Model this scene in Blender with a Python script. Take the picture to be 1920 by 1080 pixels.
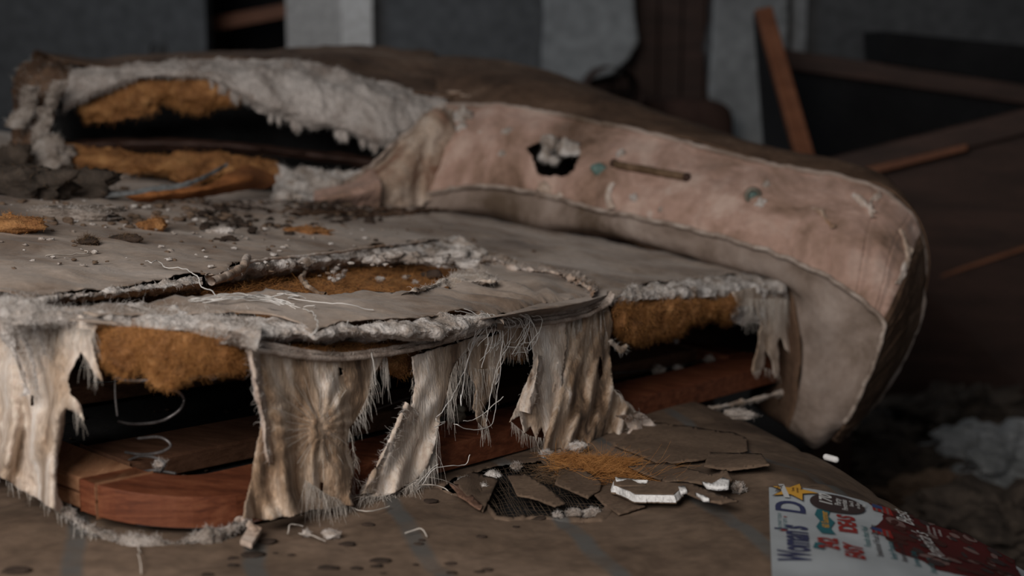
import bpy, math, random
import numpy as np
from mathutils import Vector, geometry
random.seed(7); rng = np.random.default_rng(7)
for o in list(bpy.data.objects): bpy.data.objects.remove(o)
S = bpy.context.scene; COL = S.collection

# ---------------------------------------------------------------- camera
FPX = 2667.0; PITCH = math.atan(0.165); CZ = 1.05
cam = bpy.data.cameras.new('camera'); co = bpy.data.objects.new('camera', cam); COL.objects.link(co)
co.location = (0, 0, CZ); co.rotation_euler = (math.pi/2-PITCH, 0, 0)
cam.sensor_width = 36; cam.lens = 36*FPX/1920
cam.clip_start = 0.02
cam.dof.use_dof = True; cam.dof.focus_distance = 1.72; cam.dof.aperture_fstop = 3.1
S.camera = co
# ---------------------------------------------------------------- world, window light, exposure
w = bpy.data.worlds.new('world'); S.world = w; w.use_nodes = True
bg = w.node_tree.nodes['Background']; bg.inputs[0].default_value = (.84, .86, .90, 1); bg.inputs[1].default_value = .20
def area(name, loc, target, sx, sy, power, col):
    l = bpy.data.lights.new(name, 'AREA'); l.shape = 'RECTANGLE'; l.size = sx; l.size_y = sy
    l.energy = power; l.color = col
    o = bpy.data.objects.new(name, l); COL.objects.link(o); o.location = loc
    o.rotation_euler = (Vector(target)-Vector(loc)).to_track_quat('-Z', 'Y').to_euler(); return o
area('window_daylight', (-.85, -.55, 1.95), (.15, 1.9, .8), 1.2, 1.1, 33, (1, .925, .86))
area('side_window_daylight', (-1.2, 3.9, 2.3), (.3, 6.0, .9), .8, .8, 6, (.8, .9, 1))
S.view_settings.view_transform = 'Standard'; S.view_settings.look = 'None'
S.view_settings.gamma = 1; S.view_settings.use_curve_mapping = False
S.view_settings.exposure = .72

# ---------------------------------------------------------------- projection helpers (pixel of the 1920x1080 frame -> point on a real surface)
C0 = np.array([0, 0, CZ]); fw = np.array([0, math.cos(PITCH), -math.sin(PITCH)]); up = np.array([0, math.sin(PITCH), math.cos(PITCH)])
def ray(px, py):
    px = np.atleast_1d(np.asarray(px, float)); py = np.atleast_1d(np.asarray(py, float))
    return fw[None]+((px-960)/FPX)[:, None]*np.array([1., 0, 0])+((540-py)/FPX)[:, None]*up[None]
def proj(P):
    Q = P-C0; d = Q@fw
    return 960+FPX*Q[:, 0]/d, 540-FPX*(Q@up)/d
def atY(px, py, Y):
    r = ray(px, py); return C0+r*(np.atleast_1d(Y)/r[:, 1])[:, None]
NW = np.array([-.33, 1.30]); U = np.array([.566, .824]); U /= np.linalg.norm(U); V = np.array([-U[1], U[0]])
LS, LT, TH = 1.46, 1.90, .19                      # box spring: width, length, height
def st(P): q = P[:, :2]-NW; return q@U, q@V
def W(s, t, z):
    s, t, z = np.broadcast_arrays(np.asarray(s, float), t, z)
    p = NW+s[..., None]*U+t[..., None]*V
    return np.concatenate([p, z[..., None]], -1)
def zd(s, t): return CZ-.262-.09*s+.10*t          # deck height
def deck(px, py, h=0.0):
    r = ray(px, py); a = np.array([0, 0]); o = C0[:2]-NW
    k1 = -.09*U+.10*V                              # z = z0 + k1.(xy-N)
    z0 = CZ-.262+h
    k = (z0+(o@k1)-C0[2])/(r[:, 2]-r[:, :2]@k1)
    return C0+r*k[:, None]
def edge(px, py, off=0.0, rad=.10):
    r = ray(px, py); hl = np.linalg.norm(r[:, :2], axis=1); k = np.full(len(r), .9)
    off = np.broadcast_to(np.asarray(off, float), k.shape)
    for _ in range(70):
        s, t = st(C0+r*k[:, None])
        rd = np.where(s < LS/2, rad, .04)
        q = np.stack([abs(s-LS/2)-(LS/2-rd), abs(t-LT/2)-(LT/2-rd)], 1)
        d = np.linalg.norm(np.maximum(q, 0), axis=1)+np.minimum(q.max(1), 0)-rd-off
        k = np.minimum(k+d/hl*.98, 6)
    miss = d > .015; kp = (-off+NW@V)/(r[:, :2]@V); k = np.where(miss, kp, k)
    return C0+r*k[:, None]
# ---- vectorised value noise
def _h(i, seed):
    n = (i[..., 0]*73856093) ^ (i[..., 1]*19349663) ^ (i[..., 2]*83492791) ^ (seed*2654435)
    n = (n ^ (n >> 13))*1274126177; n = n & 0x7fffffff; n = (n ^ (n >> 16)) & 0xffff
    return n/32767.5-1
def vn(P, sc, seed=1):
    P = np.asarray(P)*sc; i = np.floor(P).astype(np.int64); f = P-i; f = f*f*(3-2*f); r = 0
    for a in (0, 1):
        for b in (0, 1):
            for c in (0, 1):
                wgt = (f[..., 0] if a else 1-f[..., 0])*(f[..., 1] if b else 1-f[..., 1])*(f[..., 2] if c else 1-f[..., 2])
                r = r+wgt*_h(i+np.array([a, b, c]), seed)
    return r
def fbm(P, sc, seed=1, oc=4, g=.5):
    r = 0; a = 1
    for k in range(oc): r = r+a*vn(P, sc*2**k, seed+k*17); a *= g
    return r
def xyz(a, b): a = np.asarray(a, float); return np.stack([a, np.asarray(b, float), a*0], -1)

def mbump(x, y): return .032*np.exp(-((x-.33)/.14)**2-((y-1.60)/.17)**2)   # rise under the magazine
def zl(x, y):                                     # top of the lower mattress
    s = (x+.33)*U[0]+(y-1.3)*U[1]
    P = np.stack([x, y, x*0], -1)
    b = .006*vn(P, 5, 5)+.003*vn(P, 14, 9)
    dist = np.abs(((x+.25)*.80-(y-1.2)*.6) % .16-.08)          # quilting channels
    b = b-.004*np.exp(-(dist/.012)**2)
    return CZ-.472-.071*s-1.1*np.maximum(0, x-.30)**2-.5*np.maximum(0, -.45-x)**2+b+mbump(x, y)
def low(px, py, h=0.0):
    r = ray(px, py); k = np.full(len(r), 1.5)
    for _ in range(40):
        P = C0+r*k[:, None]; e = P[:, 2]-zl(P[:, 0], P[:, 1])-h
        k = k+e/(-r[:, 2])*.8
    return C0+r*k[:, None]

# ---------------------------------------------------------------- mesh helpers
MA = {}
def emit(name, V_, F_, mat, parent=None, kind=None, label=None, smooth=True, solid=0, offset=-1):
    V_ = np.asarray(V_, float)
    if parent is not None: V_ = V_-np.array(parent['_o'])
    me = bpy.data.meshes.new(name)
    me.vertices.add(len(V_)); me.vertices.foreach_set('co', V_.ravel())
    F_ = [np.asarray(F_)] if isinstance(F_, np.ndarray) else F_
    tot = []; idx = []
    for f in F_:
        if isinstance(f, np.ndarray) and f.ndim == 2: idx.append(f.ravel()); tot += [f.shape[1]]*len(f)
        else: idx.append(np.asarray(f)); tot.append(len(f))
    idx = np.concatenate(idx).astype(np.int32); tot = np.array(tot, np.int32)
    me.loops.add(len(idx)); me.loops.foreach_set('vertex_index', idx)
    me.polygons.add(len(tot)); me.polygons.foreach_set('loop_start', np.concatenate([[0], np.cumsum(tot)[:-1]]).astype(np.int32))
    me.polygons.foreach_set('loop_total', tot)
    me.update(calc_edges=True); me.validate()
    me.polygons.foreach_set('use_smooth', [smooth]*len(me.polygons))
    me.materials.append(mat)
    o = bpy.data.objects.new(name, me); COL.objects.link(o)
    if parent is not None: o.parent = parent
    if kind: o['kind'] = kind
    if label: o['label'] = label
    if solid:
        m = o.modifiers.new('thickness', 'SOLIDIFY'); m.thickness = solid; m.offset = offset
    return o
def thing(name, label, cat, loc=(0, 0, 0), group=None):
    o = bpy.data.objects.new(name, None); COL.objects.link(o); o.location = loc; o['_o'] = list(map(float, loc))
    o.empty_display_size = .05
    o['label'] = label; o['category'] = cat
    if group: o['group'] = group
    return o
def tag(o, label, cat, group=None):
    o['label'] = label; o['category'] = cat
    if group: o['group'] = group
    return o
def cr(pts, n):
    pts = np.asarray(pts, float)
    if len(pts) < 2: return np.repeat(pts, n, 0)
    P = np.vstack([2*pts[0]-pts[1], pts, 2*pts[-1]-pts[-2]])
    u = np.linspace(0, len(pts)-1, n); i = np.minimum(u.astype(int), len(pts)-2); f = (u-i)[:, None]
    p0, p1, p2, p3 = P[i], P[i+1], P[i+2], P[i+3]
    return .5*((2*p1)+(-p0+p2)*f+(2*p0-5*p1+4*p2-p3)*f*f+(-p0+3*p1-3*p2+p3)*f**3)
def gridF(nv, nu, wrap=False):
    i = np.arange(nv-1)[:, None]; j = np.arange(nu if wrap else nu-1)[None]
    a = i*nu+j; b = i*nu+(j+1) % nu
    return np.stack([a, b, b+nu, a+nu], -1).reshape(-1, 4)
def loft(rows, nu, nv):
    R = np.stack([cr(r, nu) for r in rows])       # rows x nu x 3
    G = np.stack([cr(R[:, k], nv) for k in range(nu)], 1)
    return G                                       # nv x nu x 3
def normals(G):
    du = np.gradient(G, axis=1); dv = np.gradient(G, axis=0); n = np.cross(du, dv)
    return n/np.maximum(np.linalg.norm(n, axis=-1, keepdims=True), 1e-9)
def pip(x, y, poly):
    poly = np.asarray(poly); x = np.asarray(x); y = np.asarray(y); c = np.zeros(x.shape, bool); n = len(poly)
    for i in range(n):
        x1, y1 = poly[i]; x2, y2 = poly[i-1]
        m = (y1 > y) != (y2 > y)
        xx = (x2-x1)*(y-y1)/((y2-y1) if y2 != y1 else 1e-9)+x1
        c ^= m & (x < xx)
    return c
def rs(poly, step, closed=True):
    out = []; poly = [np.array(p, float) for p in poly]; n = len(poly)
    for i in range(n if closed else n-1):
        a, b = poly[i], poly[(i+1) % n]; k = max(1, int(np.linalg.norm(b-a)/step))
        for j in range(k): out.append(a+(b-a)*j/k)
    if not closed: out.append(poly[-1])
    return np.array(out)
def ragged(poly, step, jit, seed=0):
    p = rs(poly, step); q = xyz(p[:, 0], p[:, 1])
    d = np.stack([fbm(q, .09/max(step, 1)*2, seed+3, 3), fbm(q, .09/max(step, 1)*2, seed+71, 3)], 1)*jit
    return p+d+rng.normal(0, jit*.25, p.shape)
def tri2d(poly, step, holes=(), dens=1.0):
    """triangulate a 2D polygon with holes and interior points"""
    poly = np.asarray(poly); x0, y0 = poly.min(0); x1, y1 = poly.max(0)
    gx, gy = np.meshgrid(np.arange(x0, x1, step), np.arange(y0, y1, step*.9)); gx = gx+((np.arange(gx.shape[0]) % 2)*step/2)[:, None]
    g = np.stack([gx.ravel(), gy.ravel()], 1)+rng.normal(0, step*.08, (gx.size, 2))
    k = pip(g[:, 0], g[:, 1], poly)
    for h in holes: k &= ~pip(g[:, 0], g[:, 1], h)
    g = g[k]
    pts = [poly]; ed = []; base = 0
    n = len(poly); ed += [(i, (i+1) % n) for i in range(n)]; base = n
    for h in holes:
        n = len(h); ed += [(base+i, base+(i+1) % n) for i in range(n)]; base += n; pts.append(np.asarray(h))
    A = np.vstack(pts+[g])
    r = geometry.delaunay_2d_cdt([Vector(p) for p in A], ed, [], 0, 1e-6)
    P = np.array([list(v) for v in r[0]]); T = np.array([f for f in r[2] if len(f) == 3])
    c = P[T].mean(1); k = pip(c[:, 0], c[:, 1], poly)
    for h in holes: k &= ~pip(c[:, 0], c[:, 1], h)
    return P, T[k]
def tubes(PP, rad, sides=3):
    """PP: n x k x 3 strands, rad: n x k or scalar -> verts, faces"""
    n, k, _ = PP.shape; T = np.gradient(PP, axis=1); T /= np.maximum(np.linalg.norm(T, axis=-1, keepdims=True), 1e-9)
    ref = np.tile(np.array([.31, .52, .79]), (n, k, 1))
    a = np.cross(T, ref); a /= np.maximum(np.linalg.norm(a, axis=-1, keepdims=True), 1e-6); b = np.cross(T, a)
    rad = np.broadcast_to(np.asarray(rad, float), (n, k)) if np.ndim(rad) != 1 else np.broadcast_to(np.asarray(rad)[:, None], (n, k))
    an = np.arange(sides)*2*math.pi/sides
    Vv = PP[:, :, None]+rad[..., None, None]*(a[:, :, None]*np.cos(an)[:, None]+b[:, :, None]*np.sin(an)[:, None])
    Vv = Vv.reshape(-1, 3)
    i = np.arange(n)[:, None, None]*k*sides; j = np.arange(k-1)[None, :, None]*sides; m = np.arange(sides)[None, None]; m2 = (m+1) % sides
    F = np.stack([i+j+m, i+j+m2, i+j+m2+sides, i+j+m+sides], -1).reshape(-1, 4)
    return Vv, F
def merge(L):
    vs = []; fs = []; b = 0
    for v, f in L: vs.append(v); fs.append(f+b); b += len(v)
    return np.vstack(vs), np.vstack(fs)
def tube(pts, r, n=40, sides=6, wob=0, seed=0):
    p = cr(pts, n)
    if wob: p = p+wob*np.stack([fbm(p, 60, seed+i*7, 2) for i in range(3)], 1)
    return tubes(p[None], r, sides)
def hairs(P, D, length, rad, k=5, curl=.5, grav=0.0, seed=0):
    """strands from points P along D"""
    n = len(P); P = np.asarray(P); D = D/np.maximum(np.linalg.norm(D, axis=1, keepdims=True), 1e-9)
    L = np.asarray(length)*(.4+rng.random(n)*.9); out = np.zeros((n, k, 3)); out[:, 0] = P; d = D.copy()
    for i in range(1, k):
        d = d+curl*rng.normal(0, 1, (n, 3))*.5+np.array([0, 0, -grav]); d /= np.linalg.norm(d, axis=1, keepdims=True)
        out[:, i] = out[:, i-1]+d*(L/(k-1))[:, None]
    r = np.asarray(rad)*np.linspace(1, .35, k)[None]*(.6+.8*rng.random(n))[:, None]
    return tubes(out, r, 3)
def sample(P, n): return P[rng.integers(0, len(P), n)]
def polysample(pts, n):
    p = cr(pts, 400); u = rng.random(n)*398; i = u.astype(int); f = (u-i)[:, None]; return p[i]*(1-f)+p[i+1]*f
def box8(c):  # 8 corners: 4 bottom loop then 4 top loop
    return np.array(c, float), np.array([[0, 3, 2, 1], [4, 5, 6, 7], [0, 1, 5, 4], [1, 2, 6, 5], [2, 3, 7, 6], [3, 0, 4, 7]])
def box(x0, x1, y0, y1, z0, z1):
    return box8([(x0, y0, z0), (x1, y0, z0), (x1, y1, z0), (x0, y1, z0), (x0, y0, z1), (x1, y0, z1), (x1, y1, z1), (x0, y1, z1)])
def bevel(o, w_=.003, seg=2):
    m = o.modifiers.new('bevel', 'BEVEL'); m.width = w_; m.segments = seg; m.limit_method = 'ANGLE'; return o

# ---------------------------------------------------------------- materials
def mat(name, cols, scale=6, stretch=(1, 1, 1), rough=.9, bump=.3, bscale=120, detail=8, pos=(.35, .5, .65), weave=0, sheen=0, spots=None, spec=.3, metal=0, rot=(0, 0, 0), fine=.25):
    m = bpy.data.materials.new(name); m.use_nodes = True; nt = m.node_tree; N = nt.nodes; L = nt.links
    b = N['Principled BSDF']; b.inputs['Roughness'].default_value = rough; b.inputs['Specular IOR Level'].default_value = spec
    b.inputs['Metallic'].default_value = metal; b.inputs['Sheen Weight'].default_value = sheen
    tc = N.new('ShaderNodeTexCoord'); mp = N.new('ShaderNodeMapping'); mp.inputs['Scale'].default_value = stretch; mp.inputs['Rotation'].default_value = rot
    L.new(tc.outputs['Object'], mp.inputs[0])
    n1 = N.new('ShaderNodeTexNoise'); n1.inputs['Scale'].default_value = scale; n1.inputs['Detail'].default_value = detail; n1.inputs['Roughness'].default_value = .62
    n1.inputs['Distortion'].default_value = .4; L.new(mp.outputs[0], n1.inputs[0])
    rp = N.new('ShaderNodeValToRGB'); L.new(n1.outputs['Fac'], rp.inputs[0]); e = rp.color_ramp.elements
    while len(e) < len(cols): e.new(.5)
    ps = pos if len(pos) == len(cols) else np.linspace(.33, .67, len(cols))
    for k, c in enumerate(cols): e[k].position = ps[k]; e[k].color = (*c, 1)
    out = rp.outputs[0]
    if fine:
        n2 = N.new('ShaderNodeTexNoise'); n2.inputs['Scale'].default_value = scale*14; n2.inputs['Detail'].default_value = 4; L.new(mp.outputs[0], n2.inputs[0])
        mx = N.new('ShaderNodeMix'); mx.data_type = 'RGBA'; mx.blend_type = 'OVERLAY'; mx.inputs[0].default_value = fine*2
        L.new(out, mx.inputs[6]); L.new(n2.outputs['Fac'], mx.inputs[7]); out = mx.outputs[2]
    if spots:
        n3 = N.new('ShaderNodeTexNoise'); n3.inputs['Scale'].default_value = spots[0]; n3.inputs['Detail'].default_value = 5; L.new(tc.outputs['Object'], n3.inputs[0])
        r3 = N.new('ShaderNodeValToRGB'); r3.color_ramp.elements[0].position = spots[1]; r3.color_ramp.elements[1].position = spots[1]+.07; L.new(n3.outputs['Fac'], r3.inputs[0])
        mx = N.new('ShaderNodeMix'); mx.data_type = 'RGBA'; L.new(r3.outputs[0], mx.inputs[0]); L.new(out, mx.inputs[6]); mx.inputs[7].default_value = (*spots[2], 1); out = mx.outputs[2]
    L.new(out, b.inputs['Base Color'])
    if bump:
        nb = N.new('ShaderNodeTexNoise'); nb.inputs['Scale'].default_value = bscale; nb.inputs['Detail'].default_value = 6; L.new(mp.outputs[0], nb.inputs[0])
        bp = N.new('ShaderNodeBump'); bp.inputs['Strength'].default_value = bump; bp.inputs['Distance'].default_value = .004; L.new(nb.outputs['Fac'], bp.inputs['Height']); nrm = bp.outputs[0]
        if weave:
            for ax in ('X', 'Z'):
                wv = N.new('ShaderNodeTexWave'); wv.bands_direction = ax; wv.inputs['Scale'].default_value = weave; wv.inputs['Distortion'].default_value = 3; wv.inputs['Detail Scale'].default_value = 2
                L.new(tc.outputs['Object'], wv.inputs[0]); b2 = N.new('ShaderNodeBump'); b2.inputs['Strength'].default_value = .12; b2.inputs['Distance'].default_value = .001
                L.new(wv.outputs['Fac'], b2.inputs['Height']); L.new(nrm, b2.inputs['Normal']); nrm = b2.outputs[0]
        L.new(nrm, b.inputs['Normal'])
    MA[name] = m; return m
mat('deck', [(.11, .07, .045), (.23, .165, .12), (.38, .305, .25), (.48, .41, .36)], 5, rough=.92, bump=.3, weave=260, sheen=.1, pos=(.32, .44, .54, .68), spots=(26, .70, (.10, .07, .05)), fine=.15)
mat('muslin', [(.17, .105, .065), (.40, .30, .22), (.66, .56, .475), (.78, .72, .66)], 10, (1.8, 1.8, .6), rough=.95, bump=.45, bscale=160, weave=300, sheen=.15, pos=(.31, .43, .55, .68))
mat('muslin_brown', [(.08, .048, .028), (.27, .18, .115), (.50, .385, .29), (.70, .62, .55)], 10, (3, 3, .6), rough=.95, bump=.55, bscale=140, weave=300, sheen=.1, pos=(.34, .45, .56, .67))
mat('hem', [(.30, .18, .11), (.52, .42, .35), (.62, .56, .52)], 14, (1, 1, .6), rough=.95, bump=.5)
mat('wadding', [(.13, .095, .07), (.36, .305, .265), (.56, .52, .49), (.68, .65, .63)], 30, rough=1, bump=1, bscale=200, sheen=.1, pos=(.34, .44, .54, .66))
mat('wadding_dirty', [(.09, .07, .055), (.27, .23, .20), (.46, .42, .39)], 30, rough=1, bump=.9, bscale=200, pos=(.35, .5, .68))
mat('wadding_soft', [(.27, .225, .20), (.44, .40, .375), (.58, .54, .515)], 14, rough=1, bump=.7, bscale=150)
mat('wool', [(.52, .48, .45), (.70, .66, .63)], 20, rough=1, bump=0, fine=0)
mat('coir', [(.11, .045, .016), (.31, .145, .055), (.47, .25, .10)], 26, rough=.9, bump=1, bscale=300, pos=(.3, .5, .68))
mat('coir_fibre', [(.32, .13, .035), (.58, .29, .10)], 30, rough=.8, bump=0, fine=0)
mat('thread', [(.50, .44, .38), (.74, .70, .65)], 15, rough=.9, bump=0, fine=0)
mat('thread_white', [(.75, .73, .70), (.85, .84, .82)], 15, rough=.9, bump=0, fine=0)
mat('welt', [(.20, .15, .12), (.36, .29, .245), (.50, .425, .375)], 30, rough=.9, bump=.5, bscale=400)
mat('wood', [(.07, .02, .009), (.15, .045, .02), (.22, .08, .038)], 5, (2, 14, 30), rough=.6, bump=.2, bscale=60, rot=(0, 0, -.969), pos=(.3, .5, .7))
mat('wood_top', [(.13, .07, .045), (.24, .14, .10)], 6, (2, 14, 20), rough=.8, bump=.2, rot=(0, 0, -.969))
mat('slat_wood', [(.09, .04, .02), (.17, .085, .05)], 5, (2, 14, 30), rough=.8, bump=.2, rot=(0, 0, -.969))
mat('wood_light', [(.22, .10, .05), (.38, .20, .11)], 8, (12, 2, 20), rough=.6, bump=.2, rot=(0, 0, -.969))
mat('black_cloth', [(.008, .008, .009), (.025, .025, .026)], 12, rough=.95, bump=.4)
mat('wire', [(.05, .045, .045), (.22, .21, .21)], 40, rough=.45, bump=0, metal=.6)
mat('side_panel', [(.15, .09, .06), (.31, .20, .15), (.44, .29, .235), (.56, .415, .35)], 5, (1.3, 1.3, 1.3), rough=.85, bump=.08, bscale=60, fine=.08, pos=(.36, .45, .54, .64), spots=(17, .69, (.62, .55, .50)), sheen=.1)
mat('break_cloth', [(.22, .12, .08), (.40, .30, .23), (.52, .43, .36)], 12, rough=.9, bump=.2)
mat('under_panel', [(.12, .085, .06), (.28, .22, .185), (.42, .35, .31)], 6, rough=.9, bump=.1, bscale=60, fine=.08, spots=(15, .71, (.22, .14, .10)))
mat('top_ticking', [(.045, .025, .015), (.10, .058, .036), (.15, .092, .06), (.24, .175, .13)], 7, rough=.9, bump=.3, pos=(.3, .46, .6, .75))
mat('low_ticking', [(.05, .032, .022), (.14, .097, .068), (.205, .145, .105)], 4, rough=.9, bump=.1, bscale=50, spots=(19, .705, (.04, .028, .02)), weave=200, pos=(.3, .47, .62))
mat('card', [(.105, .07, .048), (.17, .118, .082)], 12, rough=.9, bump=.15)
mat('plaster', [(.72, .72, .72), (.85, .85, .85)], 30, rough=.9, bump=.6, bscale=300)
mat('leather', [(.20, .07, .02), (.42, .17, .06)], 14, rough=.7, bump=.4)
mat('wall_paint', [(.075, .078, .083), (.105, .108, .113)], 1.5, rough=.9, bump=.1)
mat('wall_plaster', [(.20, .205, .21), (.27, .28, .285)], 1.5, rough=.9, bump=.1)
mat('trim_paint', [(.52, .50, .48), (.60, .58, .56)], 3, rough=.6, bump=.1)
mat('trim_dull', [(.36, .345, .33), (.42, .40, .385)], 3, rough=.7, bump=.1)
mat('dark_wood', [(.028, .014, .01), (.06, .03, .022)], 4, (1, 1, 6), rough=.6, bump=.1)
mat('red_wood', [(.13, .045, .02), (.22, .085, .04)], 4, (1, 1, 5), rough=.55, bump=.1)
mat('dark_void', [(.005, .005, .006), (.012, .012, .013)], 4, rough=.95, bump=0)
mat('floor_boards', [(.03, .025, .022), (.06, .05, .043)], 4, (1, 8, 1), rough=.9, bump=.2)
mat('litter', [(.03, .024, .02), (.09, .07, .055)], 20, rough=.95, bump=.5)
mat('speck', [(.02, .014, .01), (.06, .04, .03)], 20, rough=.9, bump=.4)
mat('plastic', [(.16, .17, .17), (.26, .27, .28)], 8, rough=.45, bump=.2)
mat('upholstery', [(.035, .018, .014), (.07, .037, .028)], 8, rough=.9, bump=.4)
mat('teal', [(.08, .11, .10), (.13, .22, .20)], 30, rough=.5, bump=.2)
mat('metal_dull', [(.10, .09, .07), (.24, .22, .18)], 40, rough=.5, bump=.2, metal=.5)
mat('burlap', [(.05, .035, .022), (.14, .10, .07)], 60, rough=.9, bump=0)
mat('handle_cord', [(.09, .055, .03), (.20, .13, .08)], 30, rough=.8, bump=.5)
def add_stripes(m, nx, ny, phase, spacing, width, col):
    """woven stripes: part of the cloth's own colour"""
    nt = m.node_tree; N = nt.nodes; L = nt.links; b = N['Principled BSDF']; src_ = b.inputs['Base Color'].links[0].from_socket
    tc = N.new('ShaderNodeTexCoord'); dp = N.new('ShaderNodeVectorMath'); dp.operation = 'DOT_PRODUCT'; L.new(tc.outputs['Object'], dp.inputs[0]); dp.inputs[1].default_value = (nx, ny, 0)
    def M(op, a, v=None, c=None):
        n = N.new('ShaderNodeMath'); n.operation = op; L.new(a, n.inputs[0])
        if v is not None: n.inputs[1].default_value = v
        return n.outputs[0]
    ns = N.new('ShaderNodeTexNoise'); ns.inputs['Scale'].default_value = 5; L.new(tc.outputs['Object'], ns.inputs[0])
    w1 = N.new('ShaderNodeMath'); w1.operation = 'MULTIPLY_ADD'; L.new(ns.outputs['Fac'], w1.inputs[0]); w1.inputs[1].default_value = .03; L.new(dp.outputs['Value'], w1.inputs[2])
    f = M('ADD', w1.outputs[0], -phase-.015); f = M('DIVIDE', f, spacing); f = M('FRACT', f); f = M('SUBTRACT', f, .5); f = M('ABSOLUTE', f)
    rp = N.new('ShaderNodeMapRange'); L.new(f, rp.inputs[0]); rp.inputs[1].default_value = .5-width/spacing/2-.02; rp.inputs[2].default_value = .5-width/spacing/2+.02
    n2 = N.new('ShaderNodeTexNoise'); n2.inputs['Scale'].default_value = 14; n2.inputs['Detail'].default_value = 5; L.new(tc.outputs['Object'], n2.inputs[0])
    r2 = N.new('ShaderNodeMapRange'); L.new(n2.outputs['Fac'], r2.inputs[0]); r2.inputs[1].default_value = .35; r2.inputs[2].default_value = .55; r2.inputs[3].default_value = .25; r2.inputs[4].default_value = .8
    mu = N.new('ShaderNodeMath'); mu.operation = 'MULTIPLY'; L.new(rp.outputs[0], mu.inputs[0]); L.new(r2.outputs[0], mu.inputs[1])
    mx = N.new('ShaderNodeMix'); mx.data_type = 'RGBA'; L.new(mu.outputs[0], mx.inputs[0]); L.new(src_, mx.inputs[6]); mx.inputs[7].default_value = (*col, 1); L.new(mx.outputs[2], b.inputs['Base Color'])
add_stripes(MA['low_ticking'], .97, .25, -.081-.4, .168, .020, (.095, .10, .10))
def flat(name, c, r=.5): return mat(name, [c, tuple(min(1, x*1.12) for x in c)], 20, rough=r, bump=0, fine=0)
flat('paper_white', (.30, .33, .355)); flat('ink_navy', (.03, .036, .085)); flat('ink_red', (.20, .02, .017)); flat('ink_teal', (.02, .10, .12)); flat('ink_black', (.035, .025, .025))
flat('ink_yellow', (.46, .25, .04)); flat('ink_white', (.42, .43, .43)); flat('ink_green', (.05, .13, .14)); flat('ink_brown', (.045, .016, .014)); flat('ink_maroon', (.06, .011, .011)); flat('ink_pink', (.13, .085, .08)); flat('ink_blue', (.03, .05, .13))

# ================================================================ SETTING
YB = 6.0
def struct(name, vf, m, **k): o = emit(name, vf[0], vf[1], MA[m], kind='structure', smooth=False, **k); return o
struct('floor', box(-4, 4, -1.5, 7.2, -.05, 0), 'floor_boards')
struct('ceiling', box(-4, 4, -1.5, 7.2, 2.7, 2.75), 'wall_plaster')
def bx(px): return atY(px, 100, YB)[0, 0]
# back wall with two openings, built as a slab with a ragged hole
HX = [(1186, 0), (1160, -60), (1168, -200), (1300, -260), (1345, -120), (1332, 0), (1322, 90), (1335, 180), (1326, 300), (1332, 420), (1130, 420), (1110, 330), (1060, 260), (1040, 190), (1090, 150), (1150, 140), (1180, 105), (1196, 75)]
hole = np.array([[bx(x), atY(x, y, YB)[0, 2]] for x, y in HX])
outer = np.array([[-4, 0], [bx(395), 0], [bx(395), 2.1], [bx(545), 2.1], [bx(545), 0], [4, 0], [4, 2.7], [-4, 2.7]])
P, T = tri2d(rs(outer, .12), .15, holes=[ragged(hole*100, 2, .8, 4)/100])
emit('wall_back', np.stack([P[:, 0], P[:, 0]*0+YB, P[:, 1]], 1), T[:, ::-1], MA['wall_paint'], kind='structure', smooth=False, solid=.08, offset=0)
struct('wall_left', box(-4.05, -4, -1.5, 7.2, 0, 2.7), 'wall_paint')
struct('wall_right', box(4, 4.05, -1.5, 7.2, 0, 2.7), 'wall_paint')
struct('wall_beyond', box(-4, 4, 7.15, 7.2, 0, 2.7), 'dark_void')
struct('trim_1', box(bx(322), bx(396), YB-.09, YB-.05, 0, 2.16), 'wall_paint')
struct('trim_2', box(bx(545), bx(652), YB-.10, YB-.05, 0, 2.16), 'trim_dull')
struct('trim_3', box(bx(650), bx(706), YB-.16, YB-.05, 0, 2.16), 'trim_paint')
struct('trim_4', box(bx(1476), bx(1502), YB-.09, YB-.05, 0, 2.2), 'wall_plaster')
struct('trim_5', box(bx(706), bx(1165), YB-.055, YB-.045, 0, .09), 'wall_paint')
# brown boards behind the broken wallboard: one part per board
bk = thing('lath_boards', 'dark brown vertical boards showing through the broken hole in the back wall', 'boards', (bx(1250), 6.1, 0))
for i in range(8):
    x0 = bx(1060)+i*.10; emit('board', *box(x0, x0+.092, 6.10, 6.12, 0, 2.3), MA['dark_wood'], bk, smooth=False)
# shelf seen through the door opening
sh = thing('open_shelf', 'brown wooden shelf seen through the dark doorway at the back', 'shelf', (-1.1, 6.6, 0))
q = box(-1.55, -.75, 6.5, 6.8, 0, 0); zt = atY(470, 20, 6.5)[0, 2]
a = atY([390, 550], [38, 8], 6.5)
emit('shelf_board', *box8([a[0]+[0, 0, -.05], a[1]+[0, 0, -.05], a[1]+[0, .3, -.05], a[0]+[0, .3, -.05], a[0]+[0, 0, .01], a[1]+[0, 0, .01], a[1]+[0, .3, .01], a[0]+[0, .3, .01]]), MA['red_wood'], sh, smooth=False)
emit('bracket', *box(a[0][0], a[0][0]+.03, 6.5, 6.8, 0, a[0][2]-.05), MA['dark_wood'], sh, smooth=False)
emit('bracket', *box(a[1][0]-.03, a[1][0], 6.5, 6.8, 0, a[1][2]-.05), MA['dark_wood'], sh, smooth=False)
kn = atY(301, 96, YB-.07)[0]
v1, f1 = tube([kn+[0, 0, 0], kn+[0, -.03, 0], kn+[0, -.05, 0]], .035, 8, 14)
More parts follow.
